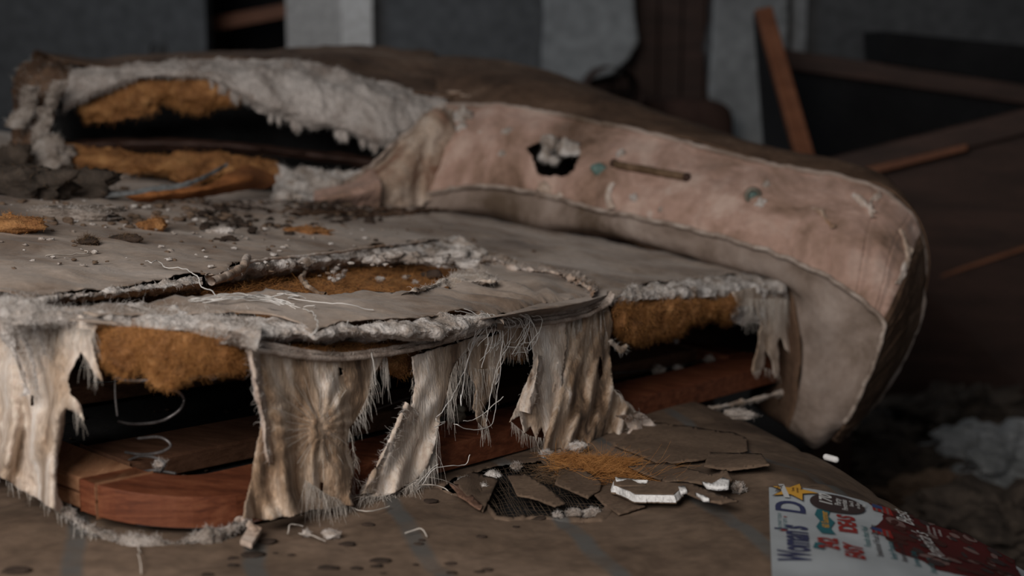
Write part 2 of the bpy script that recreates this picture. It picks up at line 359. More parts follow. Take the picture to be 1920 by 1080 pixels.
# panel strip standing proud of the wall right of the hole
wp = [(1338, -20), (1332, 90), (1326, 160), (1328, 230), (1320, 300), (1340, 420), (1478, 420), (1478, -20)]
P, T = tri2d(ragged(wp, 8, 2, 3), 14)
tag(emit('wallboard_panel', atY(P[:, 0], P[:, 1], YB-.11+.004*vn(xyz(P[:, 0], P[:, 1]), .01)), T[:, ::-1], MA['wall_plaster'], solid=.02, offset=0), 'pale grey broken wallboard panel with wavy edge right of the wall hole', 'wallboard')
wp = [(1020, -30), (1186, -30), (1190, 40), (1196, 75), (1180, 108), (1150, 138), (1090, 152), (1070, 300), (1010, 300)]
P, T = tri2d(ragged(wp, 8, 1.5, 9), 14)
tag(emit('wallboard_panel', atY(P[:, 0], P[:, 1], YB-.10), T[:, ::-1], MA['wall_plaster'], solid=.02, offset=0), 'pale grey wallboard panel with rounded broken edge left of the wall hole', 'wallboard')

# ================================================================ LOWER MATTRESS
lm = thing('mattress', 'stained tan quilted mattress lying flat at the bottom of the pile, magazine on it', 'mattress', (0, 1.6, .15))
def right_edge(y): return np.interp(y, [.2, 1.2, 1.4, 1.64, 1.75, 1.92, 2.1, 2.25, 2.45, 2.7], [.62, .61, .595, .56, .515, .452, .38, .31, .19, .0])
xs = np.linspace(-1.35, 1, 330); ys = np.linspace(.35, 2.72, 300)
YY = ys[:, None]+0*xs[None]; re_ = right_edge(ys)[:, None]
XX = -1.35+(re_+1.35)*np.linspace(0, 1, 330)[None]**.85
Z = zl(XX, YY); ed = np.clip((re_-XX)/.045, 0, 1); Z = Z-.035*(1-np.sqrt(np.clip(1-(1-ed)**2, 0, 1)))
# torn hollow under the box spring front
hx = low([840, 900, 980, 1050, 1120, 1140, 1090, 1020, 960, 900, 860, 830], [890, 880, 868, 868, 905, 945, 975, 975, 962, 940, 925, 905])[:, :2]
G = np.stack([XX, YY, Z], -1)
F = gridF(300, 330)
px, py = proj(G.reshape(-1, 3)); 
HOLE = [(822, 915), (850, 893), (905, 878), (960, 866), (1010, 862), (1060, 880), (1110, 905), (1142, 950), (1120, 972), (1060, 974), (1010, 968), (955, 972), (930, 968), (905, 940), (880, 935), (850, 928)]
cp = np.stack([px[F].mean(1), py[F].mean(1)], 1); F2 = F[~(pip(cp[:, 0], cp[:, 1], HOLE))]
emit('ticking', G.reshape(-1, 3), F2, MA['low_ticking'], lm)
# side border, far side
rows = [G[:, -1]]; bt = G[:, -1].copy(); md = bt.copy(); md[:, 0] += .022; md[:, 2] -= .09; bt[:, 2] -= .19
L_ = loft([G[:, -1], md, bt], 200, 14); L_ = L_+.006*fbm(L_, 9, 3)[..., None]*np.array([1, 0, 0]); emit('border', L_.reshape(-1, 3), gridF(14, 200), MA['low_ticking'], lm)
emit('piping', *tube(G[::12, -1]+[.003, 0, .002], .004, 160, 6), MA['welt'], lm)
rr = G[-1]; b2 = rr.copy(); b2[:, 2] -= .19; L_ = loft([rr, b2], 60, 4); emit('border', L_.reshape(-1, 3), gridF(4, 60), MA['low_ticking'], lm)
rr = G[0]; b2 = rr.copy(); b2[:, 2] -= .19; L_ = loft([rr, b2], 60, 4); emit('border', L_.reshape(-1, 3), gridF(4, 60)[:, ::-1], MA['low_ticking'], lm)
rr = G[:, 0]; b2 = rr.copy(); b2[:, 2] -= .19; L_ = loft([rr, b2], 60, 4); emit('border', L_.reshape(-1, 3), gridF(4, 60)[:, ::-1], MA['low_ticking'], lm)
# printed grey-blue stripes woven in the ticking
def low_sheet(name, poly, m, parent, h=.002, step=5, jit=1.5, seed=0, amp=.002, solid=.0015, label=None, kind=None, nz=.02):
    P, T = tri2d(ragged(poly, step, jit, seed), step*1.6)
    Q = low(P[:, 0], P[:, 1], h+amp*fbm(xyz(P[:, 0], P[:, 1]), nz, seed+5, 3))
    return emit(name, Q, T[:, ::-1], MA[m], parent, kind=kind, label=label, solid=solid, offset=0)
ctr_ = np.mean(HOLE, 0); hl_ = [tuple(ctr_+(np.array(p)-ctr_)*.95) for p in HOLE]; ho_ = [tuple(ctr_+(np.array(p)-ctr_)*np.array([1.10, 1.22])) for p in HOLE]
P, T = tri2d(ragged(ho_, 5, 1.5, 5), 6, holes=[ragged(hl_, 3, 2.5, 6)]); oo_ = rs(ho_, 5); dd_ = np.min(np.linalg.norm(P[:, None]-oo_[None], axis=2), 1); Q = low(P[:, 0], P[:, 1], -.003+.0045*np.clip(dd_/9, 0, 1)+.0025*np.abs(vn(xyz(P[:, 0], P[:, 1]), .05, 4))*np.clip(dd_/9, 0, 1)); emit('torn_lip', Q, T[:, ::-1], MA['low_ticking'], lm, solid=.001, offset=0)
# inside of the tear
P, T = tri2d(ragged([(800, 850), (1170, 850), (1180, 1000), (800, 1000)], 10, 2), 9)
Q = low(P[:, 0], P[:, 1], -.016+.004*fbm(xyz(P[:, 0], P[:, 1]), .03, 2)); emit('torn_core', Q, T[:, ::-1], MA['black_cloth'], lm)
net = []
for i in range(60):
    x = 850+i*5+rng.normal(0, 1.5); a = low([x, x+55+i*.3], [872+.0*i, 972], -.004); net.append(tube(a, .0004, 8, 3, .003, i))
for i in range(15):
    y = 875+i*6.5; a = low([840, 1000, 1140], [y+18, y+4, y+14], -.005); net.append(tube(a, .0003, 12, 3, .003, i+60))
emit('netting', *merge(net), MA['burlap'], lm, kind='stuff', label='open brown burlap netting inside the tear')
def lump(c, r, sq=(1, 1, .6), amp=.35, n=14, seed=0, sc=None):
    th = np.linspace(0, math.pi, n)[:, None]; ph = np.linspace(0, 2*math.pi, 2*n, endpoint=False)[None]
    D = np.stack([np.sin(th)*np.cos(ph), np.sin(th)*np.sin(ph), np.cos(th)+0*ph], -1)
    rr = 1+amp*fbm(D+seed*3.1, 1.6, seed, 4, .6); G_ = c+D*rr[..., None]*r*np.array(sq)
    return G_.reshape(-1, 3), gridF(n, 2*n, True)
def fuzzball(c, r, m, parent=None, name='tuft', n=160, L=.008, rad=.0002, fm='wool', seed=0, sq=(1, 1, .6), amp=.4, **k):
    v, f = lump(c, r, sq, amp, 16, seed); o = emit(name, v, f, MA[m], parent, **k)
    n = int(n*1.7); p = sample(v, n); h = hairs(p, (p-c)+rng.normal(0, r*.8, p.shape), L*.6, rad*.6, 6, 1.3)
    o.data.materials.append(MA[fm]); me = o.data
    # join the fuzz in the same mesh
    nv, nf = h; off = np.array(parent['_o']) if parent is not None else 0
    V0 = np.empty(len(me.vertices)*3); me.vertices.foreach_get('co', V0); V0 = V0.reshape(-1, 3)
    o2 = emit(name, np.vstack([V0, nv-off]), [f, nf+len(v)], MA[m]); me2 = o2.data; me2.materials.append(MA[fm])
    mi = np.zeros(len(me2.polygons), np.int32); mi[len(f):] = 1; me2.polygons.foreach_set('material_index', mi)
    o.data = me2; bpy.data.objects.remove(o2); return o
for i, (x, y, r) in enumerate([(870, 903, .008), (925, 892, .009), (905, 915, .007), (968, 874, .007), (1075, 962, .009), (1110, 965, .011), (1045, 968, .006)]):
    c = low(x, y, .000)[0]; fuzzball(c, r, 'wadding_dirty' if i > 3 else 'wadding', lm, 'wadding_tuft', seed=i+3)
low_sheet('fabric_tongue', [(905, 960), (935, 898), (885, 885), (850, 905), (870, 925)], 'low_ticking', lm, h=.004, amp=.004, seed=8)
low_sheet('fabric_tongue', [(840, 905), (868, 910), (905, 948), (900, 955), (860, 930)], 'wood_top', lm, h=.008, amp=.004, seed=12)
# fibre spilling out of the tear
def coirpatch(px0, px1, py0, py1, n, L, parent, name='coir_fibres', h=.004, slope=0, lab=None, m='coir_fibre', rad=.00028):
    x = rng.uniform(px0, px1, n); y = rng.uniform(py0, py1, n)+slope*(x-px0); p = low(x, y, h+rng.random(n)*.006)
    D = rng.normal(0, 1, (n, 3))*np.array([1, .6, .12])+np.array([.8, -.3, 0])
    return emit(name, *hairs(p, D, L, rad, 6, .35), MA[m], parent, kind='stuff', label=lab)
coirpatch(1030, 1180, 850, 880, 1900, .03, lm, slope=.06, lab='spilled orange-brown coconut fibre'); coirpatch(1080, 1240, 865, 900, 350, .05, lm, slope=.08, h=.002)
coirpatch(990, 1060, 870, 905, 260, .02, lm, m='handle_cord', h=.004)

# ================================================================ BOX SPRING
bs = thing('box_spring', 'torn box spring with hanging muslin rags and bare wood frame', 'box spring', (float(NW[0]), float(NW[1]), float(CZ-.262-TH)))
def zb(s, t): return zd(s, t)-TH-.017*(1-np.asarray(s)/LS)
def path_rr(s0, s1, inset, rad, n=60):
    """front run of the rounded rectangle from left side (t=s0) round the near corner to s=s1 on the front"""
    r = rad-inset; out = []
    for t in np.linspace(s0, rad, n//3): out.append((inset, t))
    for a in np.linspace(math.pi, 1.5*math.pi, 14)[1:-1]: out.append((rad+r*math.cos(a), rad+r*math.sin(a)))
    for s in np.linspace(rad, s1, n): out.append((s, inset))
    return np.array(out)
def rail(name, o_, i_, z0, z1, m, parent=bs, label=None):
    ro = [W(o_[:, 0], o_[:, 1], zb(o_[:, 0], o_[:, 1])+z) for z in (z0, z1)]; ri = [W(i_[:, 0], i_[:, 1], zb(i_[:, 0], i_[:, 1])+z) for z in (z0, z1)]
    Gr = np.stack([ro[0], ro[1], ri[1], ri[0], ro[0]]); n = Gr.shape[1]
    V_ = Gr[:4].reshape(-1, 3); i = np.arange(n-1)[None]; k = np.arange(4)[:, None]; k2 = (k+1) % 4
    F_ = np.stack([k*n+i, k*n+i+1, k2*n+i+1, k2*n+i], -1).reshape(-1, 4)[:, ::-1]
    F_ = np.vstack([F_, [[0, n, 2*n, 3*n]], [[3*n+n-1, 2*n+n-1, n+n-1, n-1]]])
    o = emit(name, V_, F_, MA[m], parent, smooth=False, label=label); bevel(o, .0025); return o
RH = .035
o_ = path_rr(.10, LS-.002, .004, .13); i_ = path_rr(.10, LS-.002, .075, .13)
k = 18; rail('front_rail', o_[k:], i_[k:], .002, RH, 'wood')
o_l = np.stack([np.full(12, .006), np.linspace(.105, LT-.08, 12)], 1); i_l = o_l+[.07, 0]
rail('side_rail', o_l, i_l, .002, .0175, 'wood_light', label='pale end-grain side rail, lower layer'); rail('side_rail', o_l, i_l, .019, .035, 'wood_light')
o_r = np.stack([np.full(8, LS-.004), np.linspace(.08, LT-.08, 8)], 1); rail('side_rail', o_r, o_r-[.07, 0], .002, RH, 'wood')
o_b = np.stack([np.linspace(.01, LS-.01, 8), np.full(8, LT-.01)], 1); rail('back_rail', o_b, o_b-[0, .07], .002, RH, 'wood')
for i, t in enumerate([.145, .42, .72, 1.02, 1.32, 1.62]):
    a_ = np.stack([np.linspace(.08, LS-.08, 8), np.full(8, t)], 1); rail('slat', a_, a_+[0, .075], .010, .034, 'slat_wood')
# dust cover beneath
P, T = tri2d(rs([(.02, .06), (.06, .02), (LS-.02, .02), (LS-.02, LT-.02), (.02, LT-.02)], .06), .08)
emit('dust_cover', W(P[:, 0], P[:, 1], zb(P[:, 0], P[:, 1])+.0035+.001*vn(xyz(P[:, 0], P[:, 1]), 20)), T, MA['black_cloth'], bs)
# coils
coil = []
def helix(s, t, r0=.036, turns=4.5, z0=None, z1=None, seed=0, lean=0):
    z0 = zb(s, t)+.036 if z0 is None else z0; z1 = zd(s, t)-.055 if z1 is None else z1
    n = int(turns*14); a = np.linspace(0, turns*2*math.pi, n)+seed; f = np.linspace(0, 1, n); r = r0*(.72+.45*abs(f-.5)*2)
    c = W(s, t, 0.)[:2]; p = np.stack([c[0]+r*np.cos(a)+lean*f, c[1]+r*np.sin(a), z0+(z1-z0)*f], 1)
    return tubes(p[None], .0014, 4)
for i in range(8):
    for j in range(10):
        s = .14+i*.16; t = .24+j*.17
        if j == 0 and i in (0, 1, 3): continue
        if t > LT-.1 or s > LS-.05: continue
        emit('coil_spring', *helix(s, t, seed=i*1.3+j), MA['wire'], bs)
def epts(L, off): return np.vstack([edge(x, y, off) for x, y in L])
# sprung wires visible in the open bay
def wirepart(pts, off, r=.0016, nm='bent_wire'):
    emit(nm, *tube(epts(pts, off), r, 60, 6), MA['wire'], bs)
wirepart([(222, 790), (250, 795), (300, 790), (335, 770), (345, 750), (335, 735), (315, 730)], -.10, .0018)
wirepart([(235, 848), (265, 852), (300, 848), (320, 835), (300, 820), (260, 822)], -.09, .0016)
wirepart([(330, 888), (290, 882), (260, 885), (238, 880), (235, 868), (260, 856), (290, 858), (308, 870), (300, 885)], -.09, .0016)
wirepart([(216, 706), (240, 713), (300, 712), (360, 707), (430, 700)], -.02, .0018, 'border_wire')
wirepart([(216, 706), (216, 740), (220, 780)], -.05, .0012); wirepart([(700, 770), (760, 748), (800, 740)], -.1); wirepart([(270, 820), (200, 835), (350, 868)], -.15, .0012)
wirepart([(1150, 700), (1250, 690), (1350, 668), (1420, 655)], -.12, .0018, 'border_wire')
fuzz_thr = []
# crumbs on the dust cover
cr_ = []
for i in range(240):
    s, t = rng.uniform(.08, 1.3), rng.uniform(.08, .6); v, f = lump(W(s, t, zb(s, t)+.006), rng.uniform(.001, .005), amp=.5, n=5, seed=i); cr_.append((v, f))
emit('crumbs', *merge(cr_), MA['speck'], bs, kind='stuff', label='dark crumbs lying inside the frame')
for i, (x, y, r) in enumerate([(1235, 695, .012), (1270, 690, .008), (1330, 672, .009), (300, 870, .006), (400, 705, .005), (358, 705, .004), (1268, 640, .003), (1395, 672, .010)]):
    c = edge(x, y, -.09)[0]; fuzzball(c, r, 'wadding_dirty', bs, 'wadding_tuft', seed=i+30)
c = edge(855, 775, -.06)[0]; v, f = lump(c, .012, (1.1, 1, .9), .25, 14, 77); emit('rubber_knob', v, f, MA['metal_dull'], bs)

# coir pad (one slab under the wadding), inset from the front edge
n1, n2 = 150, 190
s_ = np.linspace(.05, LS-.02, n1)[None]+0*np.zeros(n2)[:, None]; t_ = np.linspace(.0, 1, n2)[:, None]+0*s_
t_ = .012+t_*(LT-.03)
# cut the near-left corner of the slab
cornr = np.clip(.10-s_, 0, .1); t_ = t_+cornr*.9*(t_ < .15)*(1-t_/.15)
base = W(s_, t_, 0.); nz_ = .0035*fbm(base, 35, 5, 4)
Gt = W(s_, t_, zd(s_, t_)-.032+nz_); Gb = W(s_, t_, zd(s_, t_)-.052+.006*fbm(base, 18, 8))
Fg = gridF(n2, n1)
emit('coir_pad', np.vstack([Gt.reshape(-1, 3), Gb.reshape(-1, 3)]), np.vstack([Fg, Fg[:, ::-1]+n1*n2]), MA['coir'], bs)

# ---- top cover of the deck with its tears (coordinates on the deck, in mm)
def toST(L): P_ = deck([p[0] for p in L], [p[1] for p in L]); s, t = st(P_); return np.stack([s, t], 1)*1000
LONG = [(58, 560), (110, 551), (200, 541), (300, 525), (385, 514), (398, 520), (440, 497), (470, 488), (560, 481), (640, 470), (720, 461), (800, 453), (850, 448), (885, 458), (905, 480), (925, 492), (900, 512), (868, 530), (840, 545), (800, 551), (740, 555), (690, 550), (640, 553), (560, 557), (460, 557), (380, 560), (300, 567), (230, 573), (150, 578), (90, 580)]
FR = [(130, 604), (200, 594), (300, 590), (380, 588), (440, 586), (500, 592), (560, 604), (590, 622), (600, 612), (640, 606), (700, 603), (760, 600), (840, 588), (900, 580), (925, 584), (945, 606)]
RT = [(1150, 556), (1180, 540), (1230, 528), (1280, 524), (1330, 518), (1380, 514), (1430, 516), (1468, 520)]
frs = toST(FR); rts = toST(RT)
long_ = ragged(toST(LONG), 5, 3.0, 3)
outer = [(0, LT*1000), (0, 150), (8, 60)]+[tuple(p) for p in frs]+[(max(frs[-1][0]+20, 560), 2)]
s1 = rts[0][0]
outer += [(s1-60, 0), (s1-6, 3)]+[tuple(p) for p in rts]+[(LS*1000, rts[-1][1]+20), (LS*1000, LT*1000)]
P, T = tri2d(ragged(outer, 6, 1.8, 8), 11, holes=[long_])
s, t = P[:, 0]/1000, P[:, 1]/1000
b = W(s, t, 0.); hgt = .0040*vn(b, 7, 3)+.0026*fbm(b, 24, 6)+.0011*vn(b*np.array([1, 3, 1]), 60, 9)
# puckers round the centre front
rr = np.hypot(s-.66, t-.03); hgt += .004*np.sin(np.arctan2(t+.02, s-.66)*11+2*vn(b, 12, 4))*np.exp(-((rr-.05)/.14)**2)
# lift along tear lips
dl = np.min(np.linalg.norm(P[:, None]-long_[None, ::4], axis=2), 1) if len(P) < 60000 else 0
hgt += .004*np.exp(-(dl/18)**2)*(.4+vn(b, 18, 12))
Pd = W(s, t, zd(s, t)+hgt); dr = np.clip(.014-t, 0, .02)*(s > .5); Pd[:, 2] -= dr*.8
emit('deck_cover', Pd, T, MA['deck'], bs, solid=.0012, offset=0)

# ---- wadding
wool = []; coirh0 = []
def E(L, off): return edge([p[0] for p in L], [p[1] for p in L], off)
def fuzzy_loft(name, rows, nu, nv, m, amp, sc, seed, fuzz=800, L=.006, fm=wool, rad=.00018, bias=1.0, parent=bs, label=None, oc=6, kind=None, cutpoly=None):
    G_ = loft(rows, nu, nv); N_ = normals(G_)
    cn = (C0-G_.reshape(-1, 3).mean(0)); 
    if (N_.reshape(-1, 3).mean(0)@cn) < 0: N_ = -N_; flip = True
    else: flip = False
    d = fbm(G_, sc, seed, oc, .58); G2 = G_+N_*(d*amp)[..., None]
    F_ = gridF(nv, nu); F_ = F_[:, ::-1] if flip else F_
    o = emit(name, G2.reshape(-1, 3), F_, MA[m], parent, label=label, kind=kind)
    if fuzz:
        ix = rng.integers(0, nu*nv, fuzz); p = G2.reshape(-1, 3)[ix]; n = N_.reshape(-1, 3)[ix]
        fm.append(hairs(p, n*bias+rng.normal(0, .8, p.shape), L, rad, 5, .8, .1))
    return G2
far_t = [(385, 516), (440, 500), (480, 489), (560, 482), (640, 471), (720, 462), (800, 454), (850, 448), (890, 462), (905, 485)]
far_b = [(385, 530), (440, 528), (480, 522), (560, 514), (640, 505), (720, 497), (800, 497), (850, 505), (880, 510), (895, 505)]
mid = [((a[0]+b_[0])/2, (a[1]+b_[1])/2) for a, b_ in zip(far_t, far_b)]
def D(L, h): return deck([p[0] for p in L], [p[1] for p in L], h)
fuzzy_loft('wadding_edge', [D(far_t, .002), D(mid, -.008), D(far_b, -.031)], 260, 26, 'wadding', .005, 42, 4, 900, .005, label='grey-white cotton wadding along the far lip of the tear')
lf_t = [(60, 560), (110, 552), (200, 542), (300, 527), (380, 517)]; lf_b = [(70, 572), (120, 566), (210, 560), (300, 553), (375, 545)]
mid = [((a[0]+b_[0])/2, (a[1]+b_[1])/2+2) for a, b_ in zip(lf_t, lf_b)]
fuzzy_loft('wadding_edge', [D(lf_t, .003), D(mid, -.002), D(lf_b, -.026)], 160, 18, 'wadding', .005, 45, 14, 500, .005)
fr_t = [(470, 590), (520, 596), (560, 604), (592, 620), (640, 607), (700, 604), (760, 601), (840, 589), (900, 582), (940, 596)]
fr_b = [(440, 652), (500, 650), (560, 642), (600, 641), (640, 636), (700, 637), (780, 640), (850, 640), (900, 622), (945, 606)]
fr_m = [((a[0]+b_[0])/2, (a[1]+b_[1])/2+4) for a, b_ in zip(fr_t, fr_b)]
fuzzy_loft('wadding_edge', [D(fr_t, -.0015), D(fr_m, -.008), D(fr_b, -.031)], 300, 34, 'wadding', .0058, 30, 24, 1500, .0035, label='lumpy cotton wadding bulging from the front tear')
lg = [(470, 650), (520, 646), (580, 641), (640, 637), (700, 637), (780, 639), (850, 637), (910, 618)]
lw = [(470, 640), (520, 652), (580, 662), (640, 666), (700, 660), (780, 645), (850, 625), (915, 604)]
fuzzy_loft('coir_ledge', [D([(a, b_-6) for a, b_ in lg], -.034), .5*(D(lg, -.031)+E(lw, .0))+[0, 0, .001], E([(a, b_+4) for a, b_ in lw], .004)], 200, 14, 'coir', .003, 50, 25, 1500, .006, coirh0, .00018)
lp = [(900, 600), (945, 592), (1000, 582), (1060, 573), (1105, 563), (1138, 552)]; lq = [(900, 604), (945, 600), (1000, 594), (1060, 588), (1105, 578), (1142, 562)]
fuzzy_loft('cover_lip', [D([(a, b_-(10 if a > 950 else 3)) for a, b_ in lp], .001), D(lp, .003), .5*(D(lp, .002)+E(lq, .006))+[0, 0, .002], E([(a, b_+3) for a, b_ in lq], .007)], 120, 16, 'deck', .0012, 40, 26, 0)
# left front spread of wadding over the rounded corner
ls_1 = [(-20, 556), (50, 565), (110, 578), (230, 574), (380, 577), (480, 590)]
ls_2 = [(-20, 580), (50, 585), (110, 590), (230, 592), (380, 600), (490, 625)]
ls_3 = [(-20, 600), (40, 612), (110, 606), (230, 612), (370, 630), (480, 655)]
fuzzy_loft('wadding_sheet', [D(ls_1, -.003), D(ls_2, .000), D(ls_3, -.008)], 260, 40, 'wadding', .005, 40, 34, 3000, .010, label='stretched grey wadding over the near left corner')
# lump of wool at the end of the tear (862,470)
for i, (x, y, r) in enumerate([(862, 462, .017), (880, 480, .018), (850, 480, .016), (820, 488, .013), (770, 483, .013), (740, 480, .012), (700, 487, .010), (575, 492, .010), (890, 497, .014)]):
    fuzzball(deck(x, y, -.004)[0], r*.85, 'wadding', bs, 'wadding_tuft', n=260, L=.006, seed=i+50, amp=.5, sq=(1.7, 1.2, .75))
# coir floor of the long tear, fibres
x = rng.uniform(300, 880, 5200); y = rng.uniform(500, 562, 5200); k = pip(x, y, [(330, 556), (400, 535), (480, 522), (560, 510), (700, 492), (860, 500), (868, 515), (840, 540), (740, 552), (560, 556)])
p = deck(x[k], y[k], -.030+rng.random(k.sum())*.004)
Dd = rng.normal(0, 1, p.shape)*np.array([1, 1, .25]); emit('coir_fibres', *hairs(p, Dd, .014, .00022, 5, .5), MA['coir_fibre'], bs, kind='stuff')
# front coir ledge beneath the front wadding
p = deck(rng.uniform(500, 930, 1500), rng.uniform(634, 668, 1500), -.029); s, t = st(p); p = p[(t > .0)]
emit('coir_fibres', *hairs(p, rng.normal(0, 1, p.shape)*np.array([1, 1, .3]), .012, .0002, 5, .5), MA['coir_fibre'], bs, kind='stuff')
coirh = []
# hanging coir slab on the left bay
def E(L, off): return edge([p[0] for p in L], [p[1] for p in L], off)
cx_ = [178, 205, 235, 262, 285, 310, 335, 360, 390, 420, 445, 468]
c1 = list(zip(cx_, [610, 611, 612, 614, 616, 619, 623, 627, 632, 638, 643, 648])); bt_ = [640, 690, 714, 682, 712, 726, 716, 690, 700, 688, 698, 690]
c2 = [(a, b_*.6+d_*.4) for (a, b_), d_ in zip(c1, bt_)]; c3 = [(a, b_*.2+d_*.8) for (a, b_), d_ in zip(c1, bt_)]; c4 = list(zip(cx_, bt_))
Gc = fuzzy_loft('coir_edge', [E(c1, -.002), E(c2, .003), E(c3, -.002), E(c4, -.012)], 220, 40, 'coir', .0055, 45, 44, 5200, .010, coirh, .00018, label='thick orange coconut-fibre pad edge in the left bay')
c1 = [(1146, 566), (1180, 563), (1230, 560), (1290, 556), (1340, 553), (1378, 552)]
c2 = [(1146, 590), (1180, 592), (1230, 590), (1290, 582), (1340, 575), (1376, 573)]
c3 = [(1150, 618), (1185, 628), (1240, 622), (1290, 606), (1340, 592), (1372, 592)]
c4 = [(1155, 624), (1190, 636), (1245, 628), (1292, 612), (1340, 596), (1370, 596)]
fuzzy_loft('coir_edge', [E(c1, .004), E(c2, .012), E(c3, .0), E(c4, -.02)], 200, 36, 'coir', .008, 40, 54, 5200, .012, coirh, .0002, label='orange coconut-fibre pad edge in the right bay')
c1 = [(690, 668), (730, 665), (790, 655)]; c2 = [(700, 685), (735, 690), (775, 690)]; c3 = [(710, 690), (740, 702), (770, 700)]
fuzzy_loft('coir_edge', [E(c1, -.012), E(c2, -.010), E(c3, -.02)], 50, 14, 'coir', .005, 45, 64, 500, .008, coirh)
c1 = [(935, 615), (970, 612), (1010, 606)]; c2 = [(945, 645), (970, 655), (995, 650)]; c3 = [(945, 665), (970, 675), (990, 668)]
fuzzy_loft('coir_edge', [E(c1, -.010), E(c2, -.006), E(c3, -.016)], 50, 16, 'coir', .004, 45, 66, 500, .008, coirh)
c1 = [(830, 650), (880, 640), (940, 625)]; c2 = [(840, 672), (880, 668), (940, 655)]; c3 = [(850, 690), (885, 690), (940, 672)]
fuzzy_loft('coir_edge', [E(c1, -.014), E(c2, -.012), E(c3, -.022)], 50, 14, 'coir', .005, 45, 68, 300, .008, coirh)
# right wadding
r1 = [(1146, 560), (1180, 543), (1230, 530), (1290, 525), (1340, 520), (1390, 517), (1440, 520), (1470, 526)]
r2 = [(1148, 562), (1185, 552), (1235, 545), (1290, 542), (1340, 540), (1390, 538), (1440, 540), (1475, 545)]
r3 = [(1150, 566), (1185, 566), (1235, 562), (1290, 560), (1345, 556), (1395, 560), (1440, 566), (1478, 572)]
fuzzy_loft('wadding_edge', [D(r1, 0), .5*(D(r2, -.004)+E(r2, .0)), E(r3, .006)], 240, 24, 'wadding', .008, 45, 74, 1800, .009, label='grey wadding above the right bay')
fuzzy_loft('wadding_edge', [E([(1372, 556), (1400, 556), (1430, 560), (1452, 566)], .010), E([(1370, 580), (1395, 585), (1420, 585), (1440, 590)], .016), E([(1368, 600), (1392, 610), (1408, 606), (1425, 604)], .006)], 70, 20, 'wadding', .006, 50, 75, 500, .008)

fuzzball(edge(42, 592, .004)[0], .012, 'coir', bs, 'coir_tuft', 200, .008, .0002, 'coir_fibre', 201, (1.4, 1, .7))
for k, L in enumerate([[(2, 596), (18, 640), (38, 690), (52, 740)], [(30, 600), (48, 640), (62, 680), (70, 730)], [(70, 596), (78, 630), (84, 665)]]):
    a_ = E(L, .024); tp_ = np.linspace(1, .12, len(L))[:, None]; fuzzy_loft('wadding_rag', [a_+np.array([-.008, 0, 0])*tp_, a_+np.array([0, -.008, 0])*tp_, a_+np.array([.008, 0, 0])*tp_], 50, 10, 'wadding', .005, 45, 210+k, 260, .012)
# ---- hanging cloths on the outside of the frame
thr = []
def folds(px, py, freq, amp, lean=0, seed=0, top=600, grow=250):
    g = np.clip((py-top)/grow, .15, 1.4); ph = (px+lean*(py-top))*freq
    q = xyz(px, py)
    return g*amp*(np.sin(ph+2*vn(q, .012, seed))+.5*np.sin(ph*2.3+1+3*vn(q, .01, seed+5)))+amp*.28*fbm(q, .05, seed+9, 3)
def flap(name, poly, m, freq=.06, amp=.006, lean=0, seed=0, base=.006, out=.03, top=600, step=3.4, jit=1.6, label=None, holes=(), star=None, solid=.0012):
    P, T = tri2d(ragged(poly, step, jit, seed), step*1.5, holes=[ragged(h, 3, 1, seed+k) for k, h in enumerate(holes)])
    x, y = P[:, 0], P[:, 1]
    off = base+folds(x, y, freq, amp, lean, seed, top)+out*np.clip((y-top)/380, 0, 1)**1.5
    if star:
        cx, cy = star; a = np.arctan2(y-cy, x-cx); r = np.hypot(x-cx, (y-cy)*.8); off += .005*(np.abs(np.sin(a*8+.8*vn(xyz(x, y), .02)))**2)*np.exp(-(r/90)**2)*np.clip(r/14, 0, 1)+.004*np.exp(-(r/30)**2)
    Q = edge(x, y, np.maximum(off, .002))
    return emit(name, Q, T[:, ::-1], MA[m], bs, label=label, solid=solid, offset=0)
def fray(L, off, n, length, dirv=(0, 0, -1), spread=.35, rad=.00026, curl=.35, grav=.3, k=8):
    n = int(n*.75); curl = curl*.55; rad = rad*.8; p = polysample(E(L, off), n); Dv = np.array(dirv)[None]+rng.normal(0, spread, p.shape)
    thr.append(hairs(p, Dv, length, rad, k, curl, grav))
FA = [(-60, 578), (0, 588), (60, 602), (100, 598), (150, 592), (182, 610), (172, 640), (180, 680), (192, 714), (176, 702), (160, 670), (150, 660), (140, 680), (128, 715), (133, 740), (150, 760), (158, 787), (140, 772), (122, 765), (118, 800), (110, 850), (104, 890), (108, 930), (128, 970), (100, 955), (50, 925), (0, 893), (-60, 862)]
flap('muslin_flap', FA, 'muslin', .070, .008, .08, 1, .008, .014, label='pale muslin sheet wrapped round the left corner', holes=[[(58, 740), (63, 742), (64, 760), (58, 762)]])
fray([(190, 700), (170, 690), (155, 665)], .01, 30, .02); fray([(155, 780), (135, 765)], .012, 16, .02); fray([(10, 600), (60, 620), (110, 610), (180, 620)], .01, 500, .028, spread=.6)
fray([(128, 968), (60, 930), (-20, 880)], .02, 60, .012)
FB = [(465, 642), (500, 650), (560, 668), (640, 673), (722, 666), (702, 700), (692, 740), (682, 775), (655, 800), (652, 830), (663, 870), (657, 930), (662, 946), (600, 953), (540, 968), (500, 976), (455, 972), (470, 900), (478, 850), (492, 790), (480, 740), (470, 690)]
flap('muslin_flap', FB, 'muslin_brown', .055, .0065, -.15, 11, .008, .020, label='wide stained muslin flap with radiating creases', star=(600, 800), holes=[[(634, 688), (641, 690), (642, 702), (635, 704)], [(600, 905), (606, 905), (605, 935), (599, 935)]])
hm = [(470, 645), (476, 690), (484, 740), (496, 790), (497, 830), (505, 868)]
fuzzy_loft('rolled_hem', [E([(a-7, b_) for a, b_ in hm], .010), E(hm, .026), E([(a+13, b_) for a, b_ in hm], .012)], 80, 12, 'hem', .003, 50, 5, 120, .008)
